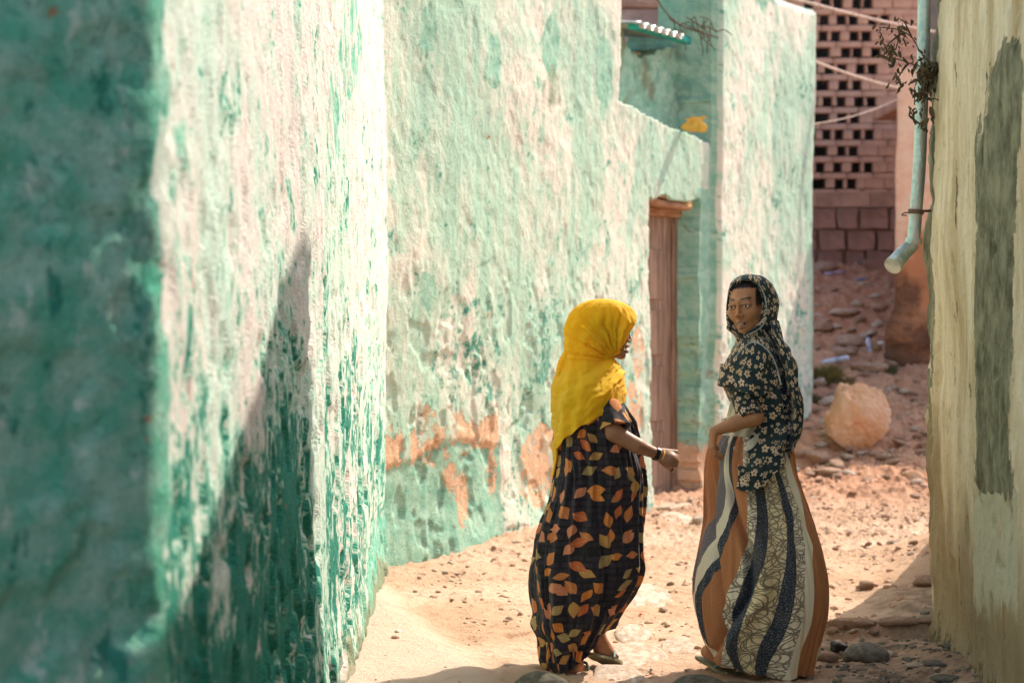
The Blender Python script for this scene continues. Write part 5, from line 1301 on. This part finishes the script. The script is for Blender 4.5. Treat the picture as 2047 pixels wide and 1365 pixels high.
# bracelets
tube('bracelet', [Q1(1303, 899, -.175) + Vector((0, .0, 0))] + [Q1(1310, 902, -.172)], 0.0285, simple('black_bracelet', (0.012, 0.014, 0.014), 0.35, bump=0), w1, 20)
tube('yellow_band', [Q1(1316, 905, -.168), Q1(1318.5, 906, -.167)], 0.0262, M_yel, w1, 20)
def dress_fold(T, PY, PX, Z):
    f = fbm(T * 2.2 + 0.6 * np.sin(Z * 3), Z * 1.3, seed=201, o=3) * 0.030
    f += (1 - np.abs(fbm(T * 4.5 + (Z * 1.8), Z * 1.6, seed=202, o=2)) * 2.6) * 0.016 + 0.006 * fbm(T * 9 + Z * 3, Z * 3, seed=205, o=3)
    lo_ = sst(1150, 1240, PY); f += lo_ * 0.008 * np.sin((PY + 0.75 * (PX - 1200)) / 12 + 3 * fbm(T * 2, Z * 4, seed=203))
    f += -0.022 * np.exp(-((PX - (1188 + 22 * sst(1000, 1180, PY))) / 5.5) ** 2) * (np.sin(T) < 0) * sst(830, 900, PY) * sst(1260, 1180, PY)
    f += 0.004 * fbm(T * 20, Z * 9, seed=204, o=2)
    return f * sst(780, 850, PY)
cb1 = lambda c, s: float(np.interp(c, [-1, -.3, .2, .5, .75, 1], [1337, 1331, 1322, 1303, 1275, 1248])) + 5 * math.sin(c * 9 + s * 4)
garment('dress', [(772, 1150, 1215, .10, 0), (790, 1130, 1236, .155, 0), (815, 1120, 1248, .18, 0), (860, 1114, 1262, .18, 0), (900, 1110, 1272, .17, 0), (950, 1107, 1283, .17, 0), (1000, 1097, 1281, .18, 0), (1050, 1080, 1279, .19, 0),
    (1100, 1067, 1279, .195, 0), (1150, 1063, 1275, .20, 0), (1200, 1067, 1250, .19, 0), (1240, 1073, 1228, .175, 0), (1290, 1086, 1198, .145, -.01), (1340, 1102, 1164, .12, -.02)], Y1P, cb1, M_leafp, w1, 360, 330, 2.2, dress_fold)
# short sleeve over the near arm
def sleeve(name, a, b, ra, rb, mat, parent, seed=0, flare=0.0):
    a, b = Vector(a), Vector(b); d = (b - a).normalized(); u = d.cross(Vector((0, 1, 0))).normalized(); v = d.cross(u); nt, nv = 60, 40; V = []; UVs = []
    for i in range(nt + 1):
        th = 2 * math.pi * i / nt
        for j in range(nv + 4):
            t = min(j, nv - 1) / (nv - 1); r_ = ra + (rb - ra) * t; r_ *= min(1, math.sqrt(t * 5 + 0.02)); 
            r_ += 0.004 * math.sin(th * 5 + seed + t * 3) * t + 0.003 * float(noise(math.cos(th) * 3, math.sin(th) * 3, t * 4, seed))
            if j >= nv: r_ -= 0.005 * (j - nv + 1) ; t -= 0.012 * (j - nv)
            tt = t + flare * math.cos(th) * t
            V.append(a + (b - a) * tt + (u * math.cos(th) + v * math.sin(th)) * r_); UVs.append((th * 0.05 + a.x, t * (b - a).length + a.z))
    me = mesh_np(name, [q[:] for q in V], grid_faces(nt + 1, nv + 4)); set_uv(me, UVs); return link(name, me, mat, parent)
sleeve('sleeve', Q1(1203, 800, -.125), Q1(1226, 850, -.185), .060, .060, M_leafp, w1, 4, 0.10)
# headscarf
def scarf_fold(T, PY, PX, Z):
    dx, dy = PX - 1226, PY - 716; r = np.hypot(dx, dy); a = np.arctan2(dy, dx)
    near = sst(0.25, -0.25, np.sin(T))
    wv = 1.6 * fbm(PX / 50, PY / 50, seed=211)
    up_ = sst(728, 708, PY) * sst(6, 26, r) * sst(135, 45, r)
    f = up_ * 0.0065 * (np.sin(a * 19 + wv * 2.5) + 0.6 * np.sin(a * 33 + wv * 3)) * near
    lw = sst(712, 745, PY)
    q = (PY + 0.62 * (PX - 1226) + 10 * wv)
    f += lw * near * 0.0085 * (np.sin(q / 7.5 + 0.02 * dx) + 0.5 * np.sin(q / 3.9 + wv * 3)) * (0.5 + 0.5 * sst(1150, 1240, PX)) * (0.35 + 0.65 * sst(60, 110, np.abs(PY - 870)))
    bk = sst(1180, 1130, PX) * sst(640, 700, PY); f += bk * 0.007 * np.sin((PX + 0.12 * PY) / 4.6 + wv * 2)
    f += -0.012 * np.exp(-((PY - (716 - 0.35 * (PX - 1226) * (PX < 1226))) / 9) ** 2) * sst(1150, 1215, PX) * near
    f += 0.014 * fbm(T * 1.5, Z * 7, seed=212) + 0.004 * fbm(T * 6, Z * 22, seed=213)
    return f
def scarf_dent(T, PY, PX):
    t = np.degrees((T + math.pi) % (2 * math.pi) - math.pi)
    c = 13 + 0 * PY; e = ((t - c) / 46) ** 2 + ((PY - 675) / 43) ** 2
    return 0.55 * sst(1.05, 0.9, e)
cb2 = lambda c, s: float(np.interp(c, [-1, -.96, -.88, -.6, 0, .5, 1], [955, 950, 893, 872, 842, 822, 800])) + 2 * math.sin(c * 14)
garment('headscarf', [(597, 1200, 1208, .006, 0), (599, 1184, 1226, .03, 0), (603, 1170, 1240, .05, 0), (611, 1155, 1254, .07, 0), (625, 1141, 1266, .086, 0), (640, 1133, 1272, .095, 0), (655, 1129, 1272, .097, 0), (672, 1128, 1265, .096, 0), (690, 1127, 1252, .092, 0),
    (706, 1126, 1238, .087, 0), (716, 1125, 1230, .085, 0), (726, 1122, 1236, .10, 0), (740, 1117, 1243, .125, 0), (757, 1111, 1248, .165, 0), (777, 1106, 1251, .20, 0), (797, 1103, 1247, .215, 0), (815, 1103, 1240, .22, 0), (845, 1104, 1224, .215, 0), (880, 1107, 1205, .20, 0),
    (920, 1109, 1190, .19, 0), (960, 1107, 1180, .18, 0)], Y1P, cb2, M_scarf, w1, 420, 340, 2.1, scarf_fold, None, True, scarf_dent)
garment('scarf_tail', [(684, 1130, 1136, .01, .02), (700, 1126, 1136, .03, .02), (730, 1115, 1136, .045, .02), (760, 1104, 1136, .05, .02), (800, 1100, 1132, .055, .02), (826, 1099, 1128, .05, .02)], Y1P, lambda c, s: 822 - 3 * c, M_scarf, w1, 60, 60, 2.0,
        lambda T, PY, PX, Z: 0.004 * np.sin(PX / 2.6 + PY / 30))

# ---- second woman
def Q2(px, py, dy=0.0): return P(px, py, Y2P) + Vector((0, dy, 0))
g2 = P(1505, 1360, Y2P); g2.z = float(gz(g2.x, g2.y, False))
w2 = thing('person', 'person in a dark flowered headscarf and wide striped skirt, looking back over the shoulder', 'person', g2)
hc2 = Q2(1496, 610); M2 = rotm(R(147), R(-5), R(5)); SC2 = 1.05
lo = Q2(1375, 1385, -.40); hi = Q2(1660, 540, .30)
B = Flesh(lo, hi, 0.009, [(Q2(1446, 0).x, Q2(1546, 0).x), (Q2(1395, 0).x, Q2(1440, 0).x)], [(Y2P - .28, Y2P + .08)], [(Q2(0, 668).z, Q2(0, 552).z), (Q2(0, 915).z, Q2(0, 835).z)], 0.0024)
W2 = add_head(B, hc2, M2, SC2)
B.cap(Q2(1505, 640), Q2(1515, 705), .044, .048, .03)
B.ell(Q2(1520, 765), (.12, .085, .11), .05); B.ell(Q2(1518, 830), (.11, .085, .12), .05); B.ell(Q2(1508, 930), (.135, .11, .12), .05)
B.ell(Q2(1486, 742, -.02), (.045, .045, .04), .04); B.ell(Q2(1560, 725, .03), (.05, .05, .045), .04)
B.cap(Q2(1484, 752, -.06), Q2(1497, 828, -.19), .038, .034, .02); B.cap(Q2(1497, 828, -.19), Q2(1455, 842, -.20), .034, .029, .016); B.cap(Q2(1455, 842, -.20), Q2(1419, 855, -.19), .029, .020, .012)
add_hand(B, Q2(1417, 857, -.19), (-0.10, 0.05, -1.0), (1.0, 0.25, -0.1), 0.80, (0.45, 0.6, 0.5), thumb=(0.85, 0.3, 0.35))
B.cap(Q2(1560, 735, .05), Q2(1572, 840, .0), .038, .034, .02); B.cap(Q2(1572, 840, 0), Q2(1560, 915, -.08), .031, .022, .02); add_hand(B, Q2(1560, 915, -.08), (-.3, -.2, -1), (-1, 0, 0), .8, (0.5, 0.5, 0.4))
B.cap(Q2(1485, 950, 0), Q2(1460, 1140, 0), .078, .050, .04); B.cap(Q2(1460, 1140, 0), Q2(1427, 1300, .06), .047, .026, .02)
B.cap(Q2(1535, 950, 0), Q2(1525, 1150, -.03), .078, .050, .04); B.cap(Q2(1525, 1150, -.03), Q2(1512, 1338, -.08), .047, .027, .02)
h_c, t_c = Q2(1410, 1316, .10), Q2(1464, 1343, -.02); h_d, t_d = Q2(1500, 1384, -.10), Q2(1540, 1372, .06)
add_foot(B, Q2(1427, 1300, .06), h_c, t_c, (0.1, -.05, 1), .92); add_foot(B, Q2(1512, 1338, -.08), h_d, t_d, (0, 0, 1), .92)
me, V = B.mesh('body'); SKIN2 = (0.43, 0.20, 0.095)
col = np.tile(np.array(SKIN2), (len(V), 1)); paint_head(V, col, hc2, M2, SC2, SKIN2, (0.36, 0.17, 0.13), (0.010, 0.010, 0.012))
set_col(me, 'tint', col); link('body', me, M_skin, w2)
eyes_teeth(W2, M2, SC2, w2, Vector((-0.62, -1, 0.0)))
sandal(w2, h_c + Vector((-.028, .02, -.006)), t_c + Vector((.01, 0, -.006)), (0.1, -.05, 1), .085, 'olive slipper stepping out from the skirt')
sandal(w2, h_d, t_d + Vector((.01, .01, -.004)), (0, 0, 1), .085)
def striped():
    m = Mat('striped_skirt_cloth', 0.85, 0.2); uv = m.uv(); s = m.sep(uv)
    st = [(-1.0, 'g'), (-.93, 'c'), (-.80, 'n'), (-.66, 'r'), (-.335, 's'), (-.18, 'n'), (.015, 't'), (.33, 'n'), (.485, 'd'), (.63, 'c'), (.765, 'r')]
    colr = {'g': (0.17, 0.15, 0.16), 'c': (0.84, 0.75, 0.56), 'n': (0.030, 0.040, 0.058), 'r': (0.46, 0.18, 0.07), 's': (0.84, 0.75, 0.56), 't': (0.80, 0.66, 0.40), 'd': (0.82, 0.72, 0.53)}
    rp = m.n('ValToRGB'); m.put(rp.inputs[0], m.math('FRACT', s[0])); el = rp.color_ramp.elements; rp.color_ramp.interpolation = 'CONSTANT'
    ra = m.n('ValToRGB'); m.put(ra.inputs[0], m.math('FRACT', s[0])); ea = ra.color_ramp.elements; ra.color_ramp.interpolation = 'CONSTANT'
    qs = [((-math.acos(max(min(c_, 1), -1)) + math.pi) / (2 * math.pi) if True else 0, k) for c_, k in st]      # position round the skirt
    back = [(0.52, 'c'), (0.60, 'n'), (0.66, 't'), (0.74, 'n'), (0.80, 'c'), (0.86, 'r'), (0.935, 'r')]
    allq = qs + back
    while len(el) < len(allq): el.new(0.5)
    while len(ea) < len(allq): ea.new(0.5)
    for e, a, (q, k) in zip(el, ea, allq):
        e.position = q; a.position = q; e.color = (*colr[k], 1); a.color = (1.0 if k == 'n' or k == 'g' else 0.0, 1.0 if k in 'std' else 0.0, 1.0 if k == 'r' else 0.0, 1)
    sp = m.n('SeparateColor'); m.put(sp.inputs[0], ra.outputs[0])
    w_ = m.scale(uv, 1.5, 1.0); wx = m.noise(m.scale(w_, 150, 420), 1, 2, 0.6); wy = m.noise(m.scale(w_, 420, 150, 1, (3, 3, 3)), 1, 2, 0.6); wt = m.math('MAXIMUM', wx, wy)
    c = rp.outputs[0]
    c = m.mix(m.math('MULTIPLY', m.math('MULTIPLY', sp.outputs[0], m.step(0.58, 0.68, wt)), 0.75), c, (0.45, 0.44, 0.40))
    c = m.mix(m.math('MULTIPLY', m.math('MULTIPLY', sp.outputs[2], m.step(0.52, 0.68, wt)), 0.5), c, (0.60, 0.34, 0.20))
    # looped pen-line pattern
    lines = None
    for gx, gy, ox, oy, rr in ((10, 13, 0.0, 0.0, .47), (10, 13, .5, .42, .46), (12, 11, .3, .7, .48), (9, 15, .75, .2, .44), (13, 12, .1, .5, .40)):
        v2 = m.sep(m.scale(uv, 1.5 * gx, gy, 1, (ox, oy, 0)))
        fx = m.math('SUBTRACT', m.math('FRACT', m.math('ADD', v2[0], m.math('MULTIPLY', m.math('SINE', m.math('MULTIPLY', v2[1], 1.7)), 0.25))), 0.5); fy = m.math('SUBTRACT', m.math('FRACT', v2[1]), 0.5)
        r_ = m.math('SQRT', m.math('ADD', m.math('POWER', fx, 2.0), m.math('POWER', fy, 2.0)))
        ln = m.step(0.035, 0.012, m.math('ABSOLUTE', m.math('SUBTRACT', r_, rr)))
        lines = ln if lines is None else m.math('MAXIMUM', lines, ln)
    c = m.mix(m.math('MULTIPLY', m.math('MULTIPLY', sp.outputs[1], lines), 0.8), c, (0.10, 0.07, 0.05))
    c = m.mix(m.math('MULTIPLY', m.step(0.5, 0.75, m.noise(uv, 6, 4, 0.6)), 0.15), c, (0.35, 0.28, 0.18))
    m.color(c); m.bump(wt, 0.0012); m.b.inputs['Sheen Weight'].default_value = 0.1; return m.m
M_skirt = striped()
def skirt_fold(T, PY, PX, Z):
    nr = (np.sin(T) < 0.1)
    f = 0.018 * fbm(T * 1.6, Z * 1.0, seed=221, o=2) + 0.014 * (1 - 2.2 * np.abs(fbm(T * 4 + Z * 0.8, Z * 1.2, seed=222, o=2)))
    f += 0.012 * fbm(T * 9 + Z * 1.5, Z * 1.8, seed=223, o=3) + 0.012 * np.sin(T * 9 + 2.5 * np.sin(Z * 4)) * sst(1180, 1330, PY)
    x1 = 1452 + 34 * sst(960, 1120, PY) - 60 * sst(1150, 1290, PY)
    f += -0.055 * np.exp(-((PX - x1) / 8) ** 2) * nr * sst(930, 1000, PY) * sst(1290, 1170, PY)
    f += 0.03 * np.exp(-((PX - x1 - 24) / 16) ** 2) * nr * sst(930, 1020, PY)
    f += -0.03 * np.exp(-((PX - (1425 + 10 * np.sin(PY / 60))) / 6) ** 2) * nr * sst(880, 950, PY)
    f += 0.006 * np.sin(T * 26 + PY / 40) * sst(980, 900, PY)
    return f
def skirt_uv(T, PY, PX, Z):
    q = (T + math.pi) / (2 * math.pi)
    q = q + 0.105 * sst(1060, 1340, PY) * (1 - 0.5 * sst(-1.9, -1.0, T)) - 0.012 * sst(1080, 950, PY) - 0.065 * sst(1090, 980, PY) * sst(-1.9, -2.4, T) + 0.008 * np.sin(PY / 42) + 0.03 * np.exp(-((PY - 1190) / 60) ** 2) * sst(-1.9, -2.6, T)
    return np.stack([q, Z], -1)
cb3 = lambda c, s: float(np.interp(c, [-1, -.6, 0, 1], [1316, 1326, 1337, 1342])) + 3 * math.sin(c * 8)
garment('skirt', [(868, 1440, 1566, .13, 0), (885, 1428, 1573, .155, 0), (905, 1421, 1577, .17, 0), (935, 1416, 1582, .185, 0), (980, 1412, 1597, .20, 0), (1040, 1410, 1619, .22, 0), (1110, 1401, 1640, .24, 0), (1170, 1393, 1648, .245, 0), (1220, 1396, 1645, .24, 0), (1270, 1410, 1633, .23, 0),
    (1310, 1432, 1622, .21, 0), (1345, 1452, 1612, .19, 0)], Y2P, cb3, M_skirt, w2, 420, 300, 2.1, skirt_fold, skirt_uv)
M_blouse = simple('pale_cream_cotton', (0.66, 0.64, 0.52), 0.85, 0.12, 12, 0.002)
garment('blouse', [(745, 1478, 1560, .10, 0), (790, 1466, 1566, .13, 0), (850, 1452, 1570, .14, 0), (890, 1436, 1573, .165, 0), (925, 1432, 1574, .19, -.01)], Y2P, lambda c, s: 880 + 55 * max(0, min(1, (-c + .5))) if s < 0 else 880, M_blouse, w2, 160, 100, 2.1,
        lambda T, PY, PX, Z: 0.008 * np.sin(T * 14 + PY / 18))
def shawl_fold(T, PY, PX, Z):
    wv = fbm(PX / 60, PY / 60, seed=231); lw = sst(672, 720, PY)
    f = lw * (0.010 * np.sin((PX - 0.30 * (PY - 700)) / 7.5 + 3 * wv) + 0.014 * fbm(T * 2, Z * 5, seed=232))
    f += sst(700, 655, PY) * sst(640, 660, PY) * 0.007 * np.sin((PY - 0.45 * (PX - 1480)) / 3.4 + 2 * wv)
    f += sst(655, 600, PY) * 0.004 * np.sin((PX * 0.9 + PY * 0.35) / 6.5 + 2 * wv) * sst(1510, 1530, PX)
    f += -0.03 * np.exp(-((PX - (1556 + 0.06 * (PY - 700))) / 4.5) ** 2) * lw * (np.sin(T) < 0)
    return f
def hood_dent(T, PY, PX):
    t = np.degrees((T + 2 * math.pi) % (2 * math.pi)) - 360                 # -360..0
    c = -120 - (PY - 611) * 0.16; e = np.abs((t - c) / 60) ** 2.3 + np.abs((PY - 612) / 51) ** 2.3
    return 0.62 * sst(1.05, 0.93, e)
cb4 = lambda c, s: float(np.interp(c, [-1, -.1, .25, .6, 1], [968, 970, 945, 915, 888])) + 2 * math.sin(c * 11)
garment('headscarf', [(548, 1495, 1503, .006, 0), (550, 1484, 1516, .03, 0), (554, 1474, 1528, .05, 0), (563, 1463, 1541, .072, 0), (577, 1457, 1549, .088, 0), (595, 1454, 1554, .096, 0), (615, 1452, 1556, .097, 0), (635, 1452, 1554, .095, 0), (652, 1454, 1551, .090, 0), (664, 1460, 1549, .082, 0),
    (674, 1468, 1552, .080, 0), (686, 1472, 1560, .09, 0), (700, 1465, 1570, .11, 0), (722, 1453, 1579, .13, 0), (745, 1446, 1583, .15, 0), (768, 1446, 1585, .165, 0), (790, 1456, 1588, .17, 0), (815, 1470, 1590, .17, 0), (850, 1474, 1589, .17, 0),
    (890, 1465, 1582, .20, -.01), (930, 1454, 1574, .225, -.02), (972, 1445, 1566, .235, -.03)], Y2P, cb4, M_flow, w2, 420, 380, 2.1, shawl_fold, lambda T, PY, PX, Z: np.stack([T * 0.13, Z], -1), True, hood_dent)
garment('shawl_front', [(668, 1492, 1524, .03, -.03), (678, 1478, 1540, .09, -.03), (695, 1466, 1551, .13, -.03), (720, 1452, 1556, .155, -.03), (745, 1442, 1557, .17, -.03), (770, 1437, 1554, .185, -.03), (795, 1446, 1548, .19, -.03)], Y2P, lambda c, s: 776 + 16 * (c + .6) if c < .2 else 789 - 40 * (c - .2), M_flow, w2, 200, 120, 2.1,
        lambda T, PY, PX, Z: 0.007 * np.sin((PX + 0.5 * PY) / 8) * sst(690, 730, PY) + 0.01 * fbm(T * 2, Z * 5, seed=236), lambda T, PY, PX, Z: np.stack([T * 0.13 + 3.3, Z * 0.9 + T * 0.03], -1))
garment('shawl_end', [(640, 1536, 1553, .03, -.05), (670, 1539, 1558, .04, -.08), (700, 1548, 1573, .05, -.11), (725, 1555, 1583, .055, -.12), (760, 1564, 1588, .05, -.13), (800, 1571, 1594, .05, -.14), (850, 1574, 1593, .05, -.13), (900, 1568, 1580, .04, -.12)], Y2P, lambda c, s: 892 - 20 * c, M_flow, w2, 90, 180, 2.0,
        lambda T, PY, PX, Z: 0.004 * np.sin(PX / 2.4 + PY / 50), lambda T, PY, PX, Z: np.stack([T * 0.05 + 7, Z], -1))
sleeve('undersleeve', Q2(1474, 770, -.10), Q2(1489, 832, -.195), .050, .050, M_flow, w2, 2)
M_edge = simple('pale_edging', (0.42, 0.46, 0.44), 0.7, 0.2, 20, 0)
tube('scarf_edging', [Q2(a, b, d) for a, b, d in ((1511, 566, -.085), (1521, 585, -.083), (1527, 610, -.082), (1527, 634, -.082), (1519, 650, -.092), (1503, 662, -.10), (1490, 667, -.10))], 0.0028, M_edge, w2, 6)
tube('shawl_edging', [Q2(a, b, d) for a, b, d in ((1462, 712, -.145), (1480, 690, -.175), (1497, 682, -.17), (1515, 690, -.185), (1530, 708, -.20), (1541, 735, -.205), (1547, 765, -.215))], 0.0030, M_edge, w2, 6)
